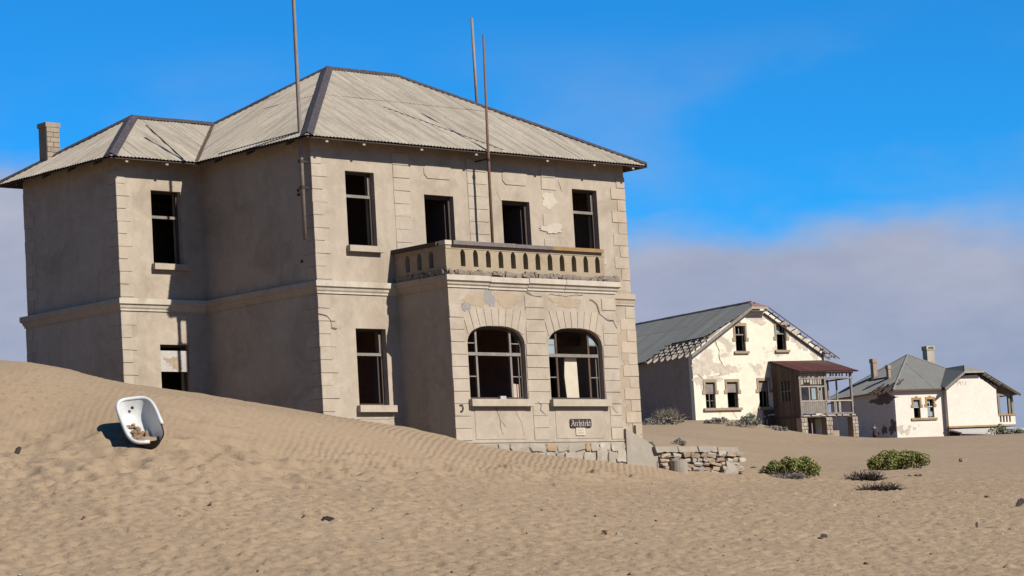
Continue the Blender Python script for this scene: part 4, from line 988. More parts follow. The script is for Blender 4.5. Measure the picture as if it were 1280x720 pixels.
o.data.materials[0] = MT['rubble_mix']; o['label'] = 'heap of rusty rubble and sand lying inside the bathtub'; o['category'] = 'rubble'; o['kind'] = 'stuff'

# ------------------------------------------------------------------ cream gabled house
th2 = rad(-12); G2 = Vector((86.01, 64.74, 3.27))
M2 = Matrix.Translation(G2) @ Matrix.Rotation(th2, 4, 'Z')
B = Thing('gabled_house', 'cream plastered house with a gable, grey iron roof and wooden porch', 'house', (0, 0, -3.2), frame=M2)
I4 = Matrix.Identity(4)
Gf = FR((0, 0, 0), (1, 0, 0), (0, 1, 0)); Gl = FR((0, 0, 0), (0, 1, 0), (1, 0, 0)); Gr = FR((11.15, 0, 0), (0, 1, 0), (-1, 0, 0))
S2 = .61; rz2 = lambda e: 2.60+S2*e
gtop = lambda s: min(2.50+S2*s, 5.58, 2.52+S2*(11.15-s))
sb = (5.58-2.50)/S2
HW = [(3.74, 4.58, 2.56, 4.30), (7.24, 8.06, 2.62, 4.36)]
HL = [(.92, 1.74, -1.28, .47), (2.74, 3.64, -1.28, .47), (5.42, 6.3, -1.28, .52)]
DB = [(5.55, 6.35, -4.2, -2.12)]
B.part('gable_wall', wall(MB(), Gf, 0, 11.15, -4.6, gtop, .4, HW+HL, [sb, 11.15-sb]), 'cream')
B.part('wall', wall(MB(), Gl, .4, 16, -4.6, 2.45, .4), 'cream_shaded')
B.part('wall', wall(MB(), Gr, .4, 16, -4.6, 2.45, .4), 'cream')
B.part('wall', wall(MB(), FR((0, 16, 0), (1, 0, 0), (0, -1, 0)), .4, 10.75, -4.6, gtop, .4, (), [sb, 11.15-sb]), 'cream')
B.box('floor', 'interior', .41, 10.74, .41, 15.6, 2.2, 2.35); B.box('inner_wall', 'interior', .41, 10.74, 2.6, 2.75, -4, 2.19); B.box('inner_wall', 'interior', 3.2, 8.2, 3.0, 3.15, 2.36, 4.4)
B.box('inner_wall', 'interior', 4.9, 5.05, .41, 2.59, -4, 2.19)
B.box('stone_base', 'mortar', -.03, 6.45, -.06, .02, -4.6, -2.10)
z = -2.12
for row in range(2):
    x = 0.
    while x < 6.3:
        w_ = random.uniform(.25, .55); h_ = random.uniform(.22, .32)
        B.part('base_stone', MB().stone((x+w_/2, -.07, z-h_/2), (w_*.96, .1, h_*.95), .1, 0, None, .2), random.choice(('stone_grey', 'stone_ochre', 'stone_trim', 'stone_pale'))); x += w_+.01
    z -= .3
def surround(T, F, a, b, c, d_, mat, ear=.12, key=True, low=.45):
    hgt = d_-c
    T.box('window_surround', mat, a-.14, b+.14, -.05, .03, d_, d_+.2, None, F)
    for x0, x1 in ((a-.14, a-.004), (b+.004, b+.14)): T.box('window_surround', mat, x0, x1, -.048, .03, d_-hgt*low, d_-.003, None, F)
    for x0, x1 in ((a-.26, a-.142), (b+.142, b+.26)): T.box('window_surround', mat, x0, x1, -.046, .03, d_-hgt*low-.0, d_-hgt*low+.24, None, F)
    if key: T.box('key_stone', mat, (a+b)/2-.1, (a+b)/2+.1, -.06, .03, d_+.202, d_+.3, None, F)
for i, (a, b, c, d_) in enumerate(HW):
    surround(B, Gf, a, b, c, d_, 'stone_trim', low=.6, key=(i == 0)); B.box('sill', 'stone_trim', a-.2, b+.2, -.14, .1, c-.16, c-.002, None, Gf)
    w_ = window(B, Gf, a, b, c, d_, t=.14, transom=c+(d_-c)*.66, mull=[((a+b)/2, c+(d_-c)*.68, d_-.07)])
    if i: B.box('pane', 'glass', a+.08, (a+b)/2-.04, .17, .18, c+(d_-c)*.69, d_-.08, w_, Gf)
for i, (a, b, c, d_) in enumerate(HL):
    surround(B, Gf, a, b, c, d_, 'stone_trim', key=False)
    w_ = window(B, Gf, a, b, c, d_, t=.14, mull=[((a+b)/2, c+.07, c+(d_-c)*.56)] if i != 1 else (), transom=c+(d_-c)*.58 if i == 0 else None,
                bars=[(a+.07, b-.07, c+.5, c+.53)] if i == 0 else ())
    B.box('shutter_or_dark_panel', 'wood_grey', a+.08, b-.08, .10, .135, c+(d_-c)*.60, d_-.1, w_, Gf)
B.box('sill', 'stone_trim', .68, 3.86, -.16, .1, -1.45, -1.285, None, Gf); B.box('sill', 'stone_trim', 5.26, 6.44, -.16, .1, -1.45, -1.285, None, Gf)
for q in ((5.7, 4.75, .75, .32), (9.4, 3.15, .7, .5), (10.5, 2.45, .5, .38), (.9, 1.7, .85, .75), (2.6, 1.35, .95, .42), (.55, .55, .5, .28), (8.7, 3.9, .6, .25), (1.8, .75, .6, .22)):
    blob(B, Gf, *q, 'bare_patch', jit=.35)
crack(B, Gf, [(2.05, 3.4), (2.1, 3.0), (2.3, 2.6), (2.25, 2.1), (2.5, 1.7), (2.35, 1.2), (2.2, .9)], .07, -.006); crack(B, Gf, [(.1, 1.5), (.35, 1.1), (.75, .7)], .06, -.006)
crack(B, Gf, [(3.1, -1.5), (3.4, -2.0)], .03, -.005)
# roof
E2, ED = -.38, 15.9
ridge_e = 5.575
mb = MB()
def slab2(poly, dz=-.06, th=.04):
    n = len(poly); a = [(x, y, z+dz) for x, y, z in poly]; b = [(x, y, z+dz-th) for x, y, z in poly]
    mb.add(a+b, [tuple(range(n)), tuple(range(2*n-1, n-1, -1))]+[(i, (i+1) % n, (i+1) % n+n, i+n) for i in range(n)])
slab2([(1.75, .45, rz2(1.75)), (ridge_e, .45, rz2(ridge_e)), (ridge_e, 16.2, rz2(ridge_e)), (E2, 16.2, rz2(E2)), (E2, 5.0, rz2(E2)), (1.75, 4.9, rz2(1.75))])
slab2([(11.15, .0, rz2(0)), (ridge_e, .0, rz2(ridge_e)), (ridge_e, 16.2, rz2(ridge_e)), (11.15, 16.2, rz2(0))])
roof2 = B.part('roof', mb, 'wood_brown')
lo2 = lambda n: float(np.interp(n, [-.5, 0, .5, .9, 4.4, 4.9, 5.2], [4.0, 3.0, 2.05, 1.75, 1.62, -.1, E2]))
corrugated(B, roof2, 'roof_blue', (0, 0, 2.60), (0, 1, 0), (1, 0, 0), S2, -.52, 16.2, lo2, lambda n: min(ridge_e, ridge_e-.6+.6*(n+.52)/.95), pitch=.2, amp=.03, rowlen=4.0, sub=4)
corrugated(B, roof2, 'roof_blue', (11.15, 0, 2.60), (0, 1, 0), (-1, 0, 0), S2, .02, 16.2, lambda n: E2+.3, lambda n: min(ridge_e, ridge_e-.6+.6*(n+.52)/.95), pitch=.2, amp=.03, rowlen=4.0, sub=4, lift=.01)
mb = MB()
pa = (ridge_e-.68, -.55, rz2(ridge_e-.68)+.03); pb = (ridge_e+.68, -.55, rz2(ridge_e-.68)+.03); pc = (ridge_e, .5, rz2(ridge_e)+.05)
mb.add([pa, pb, pc]+[(v[0], v[1], v[2]-.05) for v in (pa, pb, pc)], [(0, 1, 2), (5, 4, 3), (0, 3, 4, 1), (1, 4, 5, 2), (2, 5, 3, 0)])
B.part('half_hip', mb, 'roof_pink', roof2)
B.part('half_hip_board', MB().bar((ridge_e-.72, -.54, rz2(ridge_e-.68)-.10), (ridge_e+.72, -.54, rz2(ridge_e-.68)-.10), .04, .16), 'wood_pale', roof2)
B.box('half_hip_soffit', 'wood_grey', ridge_e-.7, ridge_e+.7, -.5, -.01, rz2(ridge_e-.68)-.32, rz2(ridge_e-.68)-.28, roof2)
cap(B, roof2, (ridge_e, .4, rz2(ridge_e)), (ridge_e, 16.2, rz2(ridge_e)), .16, mat='roof_cap', drop=.5, n=6)
# barge board of the left rake, open rafters and battens where the sheets are gone
B.part('barge_board', MB().bar((E2+.02, -.52, rz2(E2)-.14), (ridge_e-.66, -.52, rz2(ridge_e-.66)-.12), .05, .19), 'wood_grey', roof2)
for k, n_ in enumerate((.05, .75, 1.5, 2.25, 3.0, 3.75, 4.5)):
    B.part('rafter', MB().bar((-.48-random.uniform(0, .15), n_, rz2(-.48)-.10), (2.2, n_, rz2(2.2)-.16), .09, .14), 'wood_pale', roof2)
for e_ in (-.05, .42, .9, 1.38): B.part('batten', MB().bar((e_, -.3, rz2(e_)+.02), (e_, 5.0, rz2(e_)+.0), .10, .05), 'wood_pale', roof2)
# right verge: white soffit panels between dark lookouts, bare rafter ends below
for k in range(11):
    e0 = 6.30+k*.46; e1 = e0+.42; f = lambda e: rz2(11.15-e)-.075
    mb = MB(); c = [(e0, -.5, f(e0)), (e1, -.5, f(e1)), (e1, -.02, f(e1)-.10), (e0, -.02, f(e0)-.10)]
    mb.add(c+[(x, y, z_-.02) for x, y, z_ in c], [(0, 1, 2, 3), (7, 6, 5, 4), (0, 4, 5, 1), (1, 5, 6, 2), (2, 6, 7, 3), (3, 7, 4, 0)])
    e2 = e0-.02; B.part('lookout', MB().bar((e2, -.5, f(e2)-.045), (e2, -.02, f(e2)-.15), .035, .06), 'wood_dark', roof2)
B.part('barge_board', MB().bar((6.25, -.06, rz2(4.9)-.42), (11.15, -.06, rz2(0)-.42), .06, .11), 'wood_dark', roof2)
B.part('barge_board', MB().bar((6.25, -.53, rz2(4.9)-.02), (12.2, -.53, rz2(-1.05)-.02), .03, .07), 'wood_dark', roof2)
for n_ in (-.3, .35, 1.0): B.part('rafter', MB().bar((10.6, n_, rz2(.55)-.1), (12.0+random.uniform(-.2, .2), n_, rz2(-.85)-.1), .08, .10), 'wood_grey', roof2)
for e_ in (11.5, 11.9): B.part('batten', MB().bar((e_, -.5, rz2(11.15-e_)-.02), (e_, 1.2, rz2(11.15-e_)-.02), .07, .05), 'wood_grey', roof2)
B.part('corner_post', MB().bar((11.18, -.1, 1.75), (11.18, -.1, 2.5), .14, .14), 'wood_pale')

# porch of the gabled house
PX0, PX1, PN = 6.52, 11.15, -3.0
def porch():
    # left side of upright boards with a broken window opening
    x = 0.; k = 0
    while x < 2.9:
        w_ = min(.19, 2.9-x); n0 = -3.0+x; top = .85+ (n0+3.0)*.32
        hs = [(-4.5, top)]
        if -2.1 < n0 < -1.05: hs = [(-4.5, -1.0), (.32, top)]
        for a, b in hs:
            B.part('board', MB().box(PX0, PX0+.03, n0+.006, n0+w_-.006, a, b-random.uniform(0, .05)), 'wood_plank' if random.random() < .7 else 'wood_brown')
        x += w_; k += 1
    for n0 in (-2.1, -1.75, -1.4, -1.02): B.box('window_bar', 'wood_grey', PX0+.0, PX0+.04, n0-.02, n0+.03, -.99, .31)
    B.box('window_bar', 'wood_grey', PX0-.005, PX0+.045, -2.12, -1.0, -.38, -.33)
    B.box('shutter_or_dark_panel', 'iron', PX0+.10, PX0+.13, -2.15, -.98, -1.02, .34)  # dark panel added behind the bars so the opening looks unlit
    B.box('board_rail', 'wood_dark', PX0-.03, PX0-.003, -2.98, -.02, -2.2, -2.05)
    fl = B.box('porch_floor', 'wood_grey', PX0+.04, PX1, PN+.1, -.07, -2.2, -2.08)
    # roof
    mb = MB(); a = [(PX0-.12, -.03, 1.84), (PX1+.1, -.03, 1.90), (PX1+.34, -3.35, .84), (PX0-.10, -3.35, .84)]
    mb.add(a+[(x_, y_, z_-.06) for x_, y_, z_ in a], [(0, 1, 2, 3), (7, 6, 5, 4), (0, 4, 5, 1), (1, 5, 6, 2), (2, 6, 7, 3), (3, 7, 4, 0)])
    pr = B.part('porch_roof', mb, 'wood_dark')
    corrugated(B, pr, 'roof_red', (0, -3.4, .85), (1, 0, 0), (0, 1, 0), .30, PX0-.14, PX1+.33, lambda s: 0, lambda s: 3.36, pitch=.16, amp=.02, sub=4)
    for e_ in (6.62, 8.77, 11.05):
        B.part('post', MB().box(e_-.07, e_+.07, PN-.05, PN+.09, -2.2, .78), 'wood_grey')
    B.part('post', MB().box(10.96, 11.12, -.3, -.16, -2.2, 1.5), 'wood_grey')
    B.box('beam', 'wood_grey', PX0, PX1+.1, PN-.06, PN+.1, .34, .44); B.box('beam', 'wood_grey', PX0, PX1+.1, PN-.07, PN+.08, .70, .80)
    B.box('beam', 'wood_grey', 11.0, 11.1, PN+.1, -.1, .34, .44); B.box('rail', 'wood_grey', 11.02, 11.08, PN+.1, -.1, -1.2, -1.12)
    for a, b in ((6.7, 8.69), (8.85, 10.97)):
        x = a
        while x < b-.12:
            w_ = random.choice((.10, .16, .24)); 
            if random.random() < .82: B.box('fretwork', 'wood_pale', x, min(x+w_, b), PN-.03, PN+.01, .442+random.uniform(0, .05), .698)
            x += w_+random.choice((.05, .09, .14))
    x = 6.72
    while x < 8.5:
        w_ = random.choice((.12, .2)); 
        if random.random() < .7: B.box('fretwork', 'wood_pale', x, x+w_, PN-.03, PN+.01, random.choice((-.02, .12)), .338)
        x += w_+random.choice((.06, .1))
    B.box('rail', 'wood_pale', 6.69, 8.70, PN-.04, PN+.06, -.20, -.12)
    for e_ in (7.40, 8.16, 8.45): B.box('mullion', 'wood_pale', e_-.04, e_+.04, PN-.02, PN+.05, -1.1, -.2)
    B.box('curtain_board', 'wood_pale', 8.22, 8.69, PN+.2, PN+.24, -1.12, -.2); B.box('pane', 'glass', 7.60, 7.98, PN+.02, PN+.03, -1.05, -.28)  # pale pane added in place of sky seen through the house
    B.box('mullion', 'wood_dark', 7.52, 7.6, PN-.01, PN+.05, -1.1, -.2); B.box('mullion', 'wood_dark', 7.98, 8.06, PN-.01, PN+.05, -1.1, -.2)
    B.box('rail', 'wood_pale', 6.69, 10.98, PN-.05, PN+.07, -1.2, -1.11)
    x = 6.69
    while x < 8.68:
        B.box('board', 'wood_grey', x+.006, x+.17, PN-.02, PN+.01, -2.03+random.uniform(0, .03), -1.2); x += .176
    for e_ in (9.50, 9.62, 9.9, 9.99): B.box('baluster', 'wood_pale', e_-.035, e_+.035, PN-.02, PN+.03, -2.0, -1.2)
    B.box('rail', 'wood_grey', 8.84, 10.98, PN-.03, PN+.05, -2.06, -1.97)
    for e_ in (9.70, 10.45): B.box('mullion', 'wood_grey', e_-.05, e_+.05, PN+.8, PN+.88, -1.1, .34)
    B.box('beam', 'wood_dark', PX0, PX1+.1, PN-.02, PN+.1, -2.28, -2.2)
    x = 6.7
    while x < 11:
        w_ = random.uniform(.3, .7); B.box('floor_edge', 'wood_pale', x, x+w_, PN-.09, PN-.025, -2.2, -2.10); x += w_+random.uniform(.1, .25)
    for a, b in ((6.45, 6.98), (8.58, 9.10), (10.84, 11.32)):
        p = B.box('pillar', 'stone_trim', a, b, PN-.12, PN+.4, -5.2, -2.285)
        z_ = -2.3
        while z_ > -4.2:
            x = a; h_ = random.uniform(.2, .3)
            while x < b-.05:
                w_ = min(random.uniform(.16, .3), b-x); B.part('pillar_stone', MB().stone((x+w_/2, PN-.12, z_-h_/2), (w_*.95, .1, h_*.93), .08, 0, None, .2), random.choice(('stone_trim', 'stone_grey', 'stone_pale', 'stone_grey')), p); x += w_+.01
            z_ -= h_+.01
    B.box('cellar_wall', 'interior', 6.98, 8.9, -1.5, -1.3, -5, -2.21); B.box('cellar_post', 'wood_grey', 7.72, 7.80, -2.6, -2.5, -5, -2.21)
    B.box('low_wall', 'stone_trim', 9.2, 10.3, -2.3, -2.1, -5, -3.15)
porch()
for a, b, c in ((5.6, -2.5, .1), (5.9, -2.42, .14), (6.15, -2.38, .2), (6.32, -2.38, .2)):
    B.box('broken_slat', 'white_paint', a, a+c, -.2, -.17, b+.5, b+.62)
B.box('board', 'wood_dark', 5.62, 6.48, -.16, -.13, -4.4, -1.5)

# ------------------------------------------------------------------ pale bungalow
th3 = rad(-18); G3 = Vector((131.65, 83.7, 2.99)); M3 = Matrix.Translation(G3) @ Matrix.Rotation(th3, 4, 'Z')
K = Thing('hipped_bungalow', 'pale pinkish bungalow with a grey hipped roof and three chimneys, farthest right', 'house', (0, 0, -2.6), frame=M3)
Kf = FR((0, 0, 0), (1, 0, 0), (0, 1, 0)); Kl = FR((0, 0, 0), (0, 1, 0), (1, 0, 0)); Kg = FR((0, -.5, 0), (1, 0, 0), (0, 1, 0))
HB = [(1.83, 2.50, -.24, 1.30), (3.21, 3.88, -.22, 1.32)]
K.part('wall', wall(MB(), Kf, 0, 4.95, -4, 2.25, .35, HB), 'pinkish')
K.part('wall', wall(MB(), Kl, .35, 10, -4, 2.25, .35), 'pink_shaded')
K.part('wall', wall(MB(), FR((10.1, 0, 0), (0, 1, 0), (-1, 0, 0)), .0, 10, -4, 2.25, .35), 'pinkish')
K.part('wall', wall(MB(), FR((0, 10, 0), (1, 0, 0), (0, -1, 0)), .35, 9.75, -4, 2.25, .35), 'pinkish')
K.box('inner_wall', 'interior', .4, 4.9, 1.6, 1.7, -3, 2.2)
kt = lambda s: float(np.interp(s, [4.93, 6.95, 8.2, 10.05], [2.2, 3.22, 3.25, 1.97]))
K.part('gable_wall', wall(MB(), Kg, 4.93, 10.05, -1.05, kt, .3, (), [6.95, 8.2]), 'pinkish')
K.part('gable_wall', wall(MB(), FR((4.93, -.5, 0), (0, 1, 0), (1, 0, 0)), .3, .5, -4, 2.2, .3), 'pink_shaded')
K.box('base_band', 'ochre', 4.9, 10.3, -.56, -.2, -1.2, -1.053)
K.box('plinth', 'brown_patch', 4.93, 10.2, -.45, -.1, -4, -1.2)
for i, (a, b, c, d_) in enumerate(HB):
    surround(K, Kf, a, b, c, d_, 'ochre', low=.42)
    w_ = window(K, Kf, a, b, c, d_, t=.13, transom=c+(d_-c)*.6, tmat='white_paint', fw_=.06, mull=[((a+b)/2, c+(d_-c)*.62, d_-.06)] if i == 0 else [((a+b)/2, c+.06, d_-.06)])
    for q in (((a+.08, (a+b)/2-.04, c+(d_-c)*.64, d_-.08), ((a+b)/2+.04, b-.08, c+(d_-c)*.64, d_-.08)) if i == 0 else ((a+.08, (a+b)/2-.04, c+.1, c+(d_-c)*.55), ((a+b)/2+.04, b-.08, c+.1, c+.5), (a+.08, (a+b)/2-.04, c+(d_-c)*.78, d_-.08))):
        K.box('pane', 'glass', *q[:2], .155, .165, *q[2:], w_, Kf)
K.box('sill', 'ochre', 1.5, 4.12, -.12, .1, -.42, -.25, None, Kf)
for q in ((.35, -1.15, .38, .3), (1.0, -1.35, .35, .22), (1.75, -1.1, .14, .16), (1.3, -.95, .2, .1), (2.2, -.85, .06, .12)): blob(K, Kf, *q, 'bare_patch', jit=.4)
for q in ((1.4, 1.55, 1.5, .38), (2.6, 1.5, .9, .3), (6.6, .1, .5, .95), (6.3, -.9, .35, .5), (.6, -.9, .55, .55), (1.9, -1.05, .35, .4), (3.0, -1.2, .25, .22)): blob(K, Kl, *q, 'brown_patch', jit=.4)
# roof: pyramid of the main block
S3 = .635; KE = 2.20; kap = 5.35; rk = lambda t: KE+S3*t; k0, k1 = -.3, 10.4
mb = MB(); ap = (5.05, 5.05, rk(kap)-.06)
cs = [(k0, k0), (k1, k0), (k1, k1), (k0, k1)]
for (a, b), (c, d_) in zip(cs, cs[1:]+cs[:1]): mb.add([(a, b, KE-.06), (c, d_, KE-.06), ap, (a, b, KE-.09), (c, d_, KE-.09), (ap[0], ap[1], ap[2]-.03)], [(0, 1, 2), (5, 4, 3), (0, 3, 4, 1)])
roof3 = K.part('roof', mb, 'wood_dark')
hi3 = lambda a: min(a-k0, k1-a, kap)
corrugated(K, roof3, 'roof_grey', (0, k0, KE), (1, 0, 0), (0, 1, 0), S3, k0, k1, lambda a: -.04, hi3, pitch=.2, amp=.022, sub=4)
rag = lambda n: float(np.interp(n, [-.3, .1, .5, .9, 1.3, 1.7, 2.2, 2.7, 3.2, 3.6, 10.4], [.3, .9, .55, 1.15, .7, 1.0, .5, 1.3, .3, -.04, -.04]))
corrugated(K, roof3, 'roof_grey', (k0, 0, KE), (0, 1, 0), (1, 0, 0), S3, k0, k1, rag, hi3, pitch=.2, amp=.022, sub=4)
corrugated(K, roof3, 'roof_grey', (k1, 0, KE), (0, 1, 0), (-1, 0, 0), S3, k0, k1, lambda a: -.04, hi3, pitch=.2, amp=.022, sub=4)
ap = Vector((5.05, 5.05, rk(kap)))
for c in ((k0, k0), (k1, k0), (k0, k1)): cap(K, roof3, Vector((*c, KE)), ap, .10, mat='roof_grey', drop=.45, n=2, name='hip_cap', lift=.03)
for n_ in (.4, 1.0, 1.6, 2.2, 2.8): K.part('rafter', MB().bar((-.45, n_, KE-.15), (1.3, n_, KE+.9), .08, .12), 'wood_brown', roof3)
mb = MB()
for k in range(13):
    n_ = random.uniform(.0, 3.3); t_ = random.uniform(.1, 1.0); z_ = rk(t_)
    mb.bar((k0+t_, n_, z_+.03), (k0+t_+random.uniform(-.4, .5), n_+random.uniform(-.5, .5), z_+random.uniform(-.1, .12)), random.uniform(.05, .16), .03)
K.part('torn_sheet', mb, 'roof_cap', roof3, stuff=True)
K.box('lead_flashing', 'roof_cap', k0+2.0, k0+2.1, 3.2, 6.3, rk(2.0)+.02, rk(2.05)+.09, roof3)
K.part('barge_board', MB().bar((k0, k0-.03, KE-.09), (4.95, k0-.03, KE-.09), .04, .14), 'wood_brown', roof3)
# cross gable over the right part, half hipped, its right slope running out over the verandah
gz0 = 2.16; gs = .50; gm = 7.55
mb = MB()
def pl3(poly, mat, name, th=.05, parent=roof3):
    mb = MB(); n = len(poly); mb.add(list(poly)+[(x, y, z_-th) for x, y, z_ in poly], [tuple(range(n)), tuple(range(2*n-1, n-1, -1))]+[(i, (i+1) % n, (i+1) % n+n, i+n) for i in range(n)])
    return K.part(name, mb, mat, parent)
top = 4.12
lf = [(4.55, -.95, 2.18), (6.62, -.95, 3.55), (7.25, -.1, 4.12), (7.25, 3.0, 4.12), (4.75, .0, 2.42)]
pl3(lf, 'roof_blue', 'roof_slope')
pl3([(8.55, -.95, 3.55), (12.3, -.95, 1.50), (12.3, 6, 1.50), (7.25, 6, 4.14), (7.25, -.1, 4.14)], 'roof_grey', 'roof_slope')
pl3([(6.60, -1.0, 3.56), (8.57, -1.0, 3.56), (7.25, -.05, 4.16)], 'roof_grey', 'half_hip')
K.box('half_hip_soffit', 'wood_grey', 6.75, 8.4, -.9, -.52, 3.40, 3.44, roof3)
K.part('barge_board', MB().bar((4.52, -.97, 2.08), (6.62, -.97, 3.46), .05, .2), 'wood_grey', roof3); K.part('barge_board', MB().bar((6.55, -.99, 3.47), (8.62, -.99, 3.47), .05, .14), 'wood_pale', roof3)
for k in range(5):
    e0 = 8.65+k*.36; e1 = e0+.30; f = lambda e: 3.50-(e-8.55)*.547-.09
    c = [(e0, -.93, f(e0)), (e1, -.93, f(e1)), (e1, -.52, f(e1)-.1), (e0, -.52, f(e0)-.1)]; pl3(c, 'white_paint', 'soffit_panel', .02)
K.part('fascia', MB().bar((10.5, -.9, 2.33), (12.28, -.9, 1.38), .05, .16), 'wood_brown', roof3)
K.part('barge_board', MB().bar((8.4, -.56, 3.28), (10.1, -.56, 2.08), .05, .12), 'wood_dark', roof3)
# verandah at the right
Kv = FR((10.08, -.45, 0), (1, 0, 0), (0, 1, 0))
K.box('verandah_floor', 'concrete', 10.06, 12.0, -.5, 4, -1.2, -1.06)
K.box('balustrade_rail', 'ochre', 0, 1.82, -.05, .25, -.30, -.17, None, Kv)
K.box('balustrade_base', 'pinkish', 0, 1.8, 0, .2, -1.06, -.86, None, Kv)
x = 0.
for k in range(5):
    a = 0 if k == 0 else .17+k*.32-.19+.06; b = .17+k*.32+.0 if k < 4 else 1.8
    K.box('baluster', 'pinkish', a, b, .01, .19, -.859, -.301, None, Kv)
K.box('balustrade_rail', 'ochre', 11.72, 11.98, -.1, 4, -.30, -.17); K.box('balustrade_base', 'pinkish', 11.75, 11.95, -.24, 4, -1.05, -.301)
for e_, n_, w_ in ((10.32, -.3, .22), (11.4, -.3, .2), (11.78, -.22, .18), (11.8, 3.2, .2)): K.part('column', MB().box(e_-w_/2, e_+w_/2, n_-w_/2, n_+w_/2, -.168, 1.62), 'wood_grey')
K.box('beam', 'wood_grey', 10.1, 11.95, -.42, -.2, 1.40, 1.56)
# numerals worn faint on the gable
mb = MB()
for s, segs in ((6.0, [((.1, 0), (.1, .34)), ((.02, .26), (.1, .34))]), (6.27, [((.0, .34), (.16, .34)), ((.0, .34), (.0, .2)), ((.0, .2), (.16, .2)), ((.16, .34), (.16, .0))]), (6.6, [((.08, 0), (.08, .34)), ((.0, .26), (.08, .34))]), (6.88, [((.08, 0), (.08, .34)), ((.0, .26), (.08, .34))])):
    for (a, b), (c, d_) in segs: mb.bar((s+a, -.503, 2.38+b), (s+c, -.503, 2.38+d_+.001), .05, .004, (0, 1, 0))
K.part('numerals', mb, 'faint_ink')
# collapsed slab and rubble in front of the gable
S_ = Thing('fallen_slab', 'cracked pale concrete slab collapsed against the bungalow gable', 'slab', (7.5, -1.9, -2.2), frame=M3)
mb = MB(); c = [(4.7, -2.6, -1.72), (8.2, -2.9, -1.92), (11.6, -2.4, -1.55), (11.4, -.62, -1.33), (4.9, -.62, -1.33)]
mb.add(c+[(x, y, z_-.12) for x, y, z_ in c], [(0, 1, 2, 3, 4), (9, 8, 7, 6, 5)]+[(i, (i+1) % 5, (i+1) % 5+5, i+5) for i in range(5)])
S_.part('slab', mb, 'white_paint')
S_.part('prop', MB().bar((4.55, -2.5, -2.6), (4.75, -2.4, -1.8), .1), 'white_paint'); S_.part('prop', MB().bar((8.3, -2.8, -2.6), (8.4, -2.7, -1.98), .12), 'white_paint')
S_.part('rubble', MB().stone((6.4, -1.9, -2.2), (2.6, 1.0, .9), .15), 'stone_brown')
def chim3(e_, n_, w_, d_, z0, z1, mat, pots=False):
    c = K.part('chimney', MB().box(e_, e_+w_, n_, n_+d_, z0, z1-.35), mat)
    K.box('chimney_cap', mat, e_-.05, e_+w_+.05, n_-.05, n_+d_+.05, z1-.349, z1, c)
    if pots:
        for j in range(3): K.box('vent_hole', 'iron', e_+.1+j*(w_-.2)/3+.04, e_+.1+j*(w_-.2)/3+.2, n_-.056, n_-.045, z1-.26, z1-.10, c)
chim3(7.75, 6.0, .76, .7, 3.0, 6.40, 'stone_pale', True)
chim3(2.05, 6.0, .40, .45, 3.0, 5.38, 'stone_trim'); chim3(1.50, 2.9, .24, .34, 2.8, 4.55, 'stone_trim')

# ------------------------------------------------------------------ the person by the bungalow wall
def skin_mesh(name, pts, edges, radii, mat, lvl=2, root=0):
    m = bpy.data.meshes.new(name); m.from_pydata(pts, edges, []); o = bpy.data.objects.new(name, m); COL.objects.link(o)
    md = o.modifiers.new('skin', 'SKIN'); md.use_smooth_shade = True
    for i, r in enumerate(radii): m.skin_vertices[0].data[i].radius = (r, r) if not isinstance(r, tuple) else r
    m.skin_vertices[0].data[root].use_root = True
    s = o.modifiers.new('sub', 'SUBSURF'); s.levels = lvl; s.render_levels = lvl
    dg = bpy.context.evaluated_depsgraph_get(); nm = bpy.data.meshes.new_from_object(o.evaluated_get(dg)); nm.name = name
    bpy.data.objects.remove(o); nm.materials.clear(); nm.materials.append(MT[mat])
    for p in nm.polygons: p.use_smooth = True
    return nm
PX_, PY_ = 119.9, 76.7
PZ = gz(PX_, PY_)
Pm = Matrix.Translation((PX_, PY_, PZ-.02)) @ Matrix.Rotation(rad(150), 4, 'Z')
PR = Thing('person', 'person in a dark blue short-sleeved shirt standing by the bungalow wall', 'person', (0, 0, 0), frame=Pm)
def hand(sx, wx, wy, wz):
    pts = [(wx, wy, wz), (wx, wy-.01, wz-.05), (wx, wy-.015, wz-.09)]; ed = [(0, 1), (1, 2)]; rr = [.024, (.018, .034), (.016, .036)]
    for k in range(4):
        y = wy-.015+(k-1.5)*.02; L = (.06, .075, .07, .052)[k]; i = len(pts)
        pts += [(wx, y, wz-.10), (wx-.008*sx, y, wz-.10-L*.55), (wx-.022*sx, y, wz-.10-L)]; ed += [(2, i), (i, i+1), (i+1, i+2)]; rr += [.0095, .0085, .007]
    i = len(pts); pts += [(wx, wy-.045, wz-.06), (wx-.01*sx, wy-.06, wz-.10)]; ed += [(1, i), (i, i+1)]; rr += [.011, .009]
    return pts, ed, rr
V = [(0, 0, .93), (0, 0, 1.08), (0, .01, 1.25), (0, .015, 1.40), (0, .0, 1.49), (0, -.015, 1.56), (0, -.03, 1.64), (0, -.02, 1.71)]
Ed = [(0, 1), (1, 2), (2, 3), (3, 4), (4, 5), (5, 6), (6, 7)]
Rr = [(.12, .09), (.14, .10), (.165, .115), (.15, .10), .055, .055, (.078, .095), (.06, .075)]
for sx in (-1, 1):
    i = len(V); V += [(sx*.18, .01, 1.41), (sx*.245, .02, 1.16), (sx*.25, -.05, .94)]; Ed += [(3, i), (i, i+1), (i+1, i+2)]; Rr += [.055, .042, .03]
    p_, e_, r_ = hand(sx, sx*.25, -.06, .90); j = len(V); V += p_; Ed += [(i+2, j)]+[(a+j, b+j) for a, b in e_]; Rr += r_
    i = len(V); V += [(sx*.09, 0, .86), (sx*.10, -.01, .48), (sx*.105, .02, .09), (sx*.11, -.13, .04)]; Ed += [(0, i), (i, i+1), (i+1, i+2), (i+2, i+3)]; Rr += [.085, .058, .04, (.04, .03)]
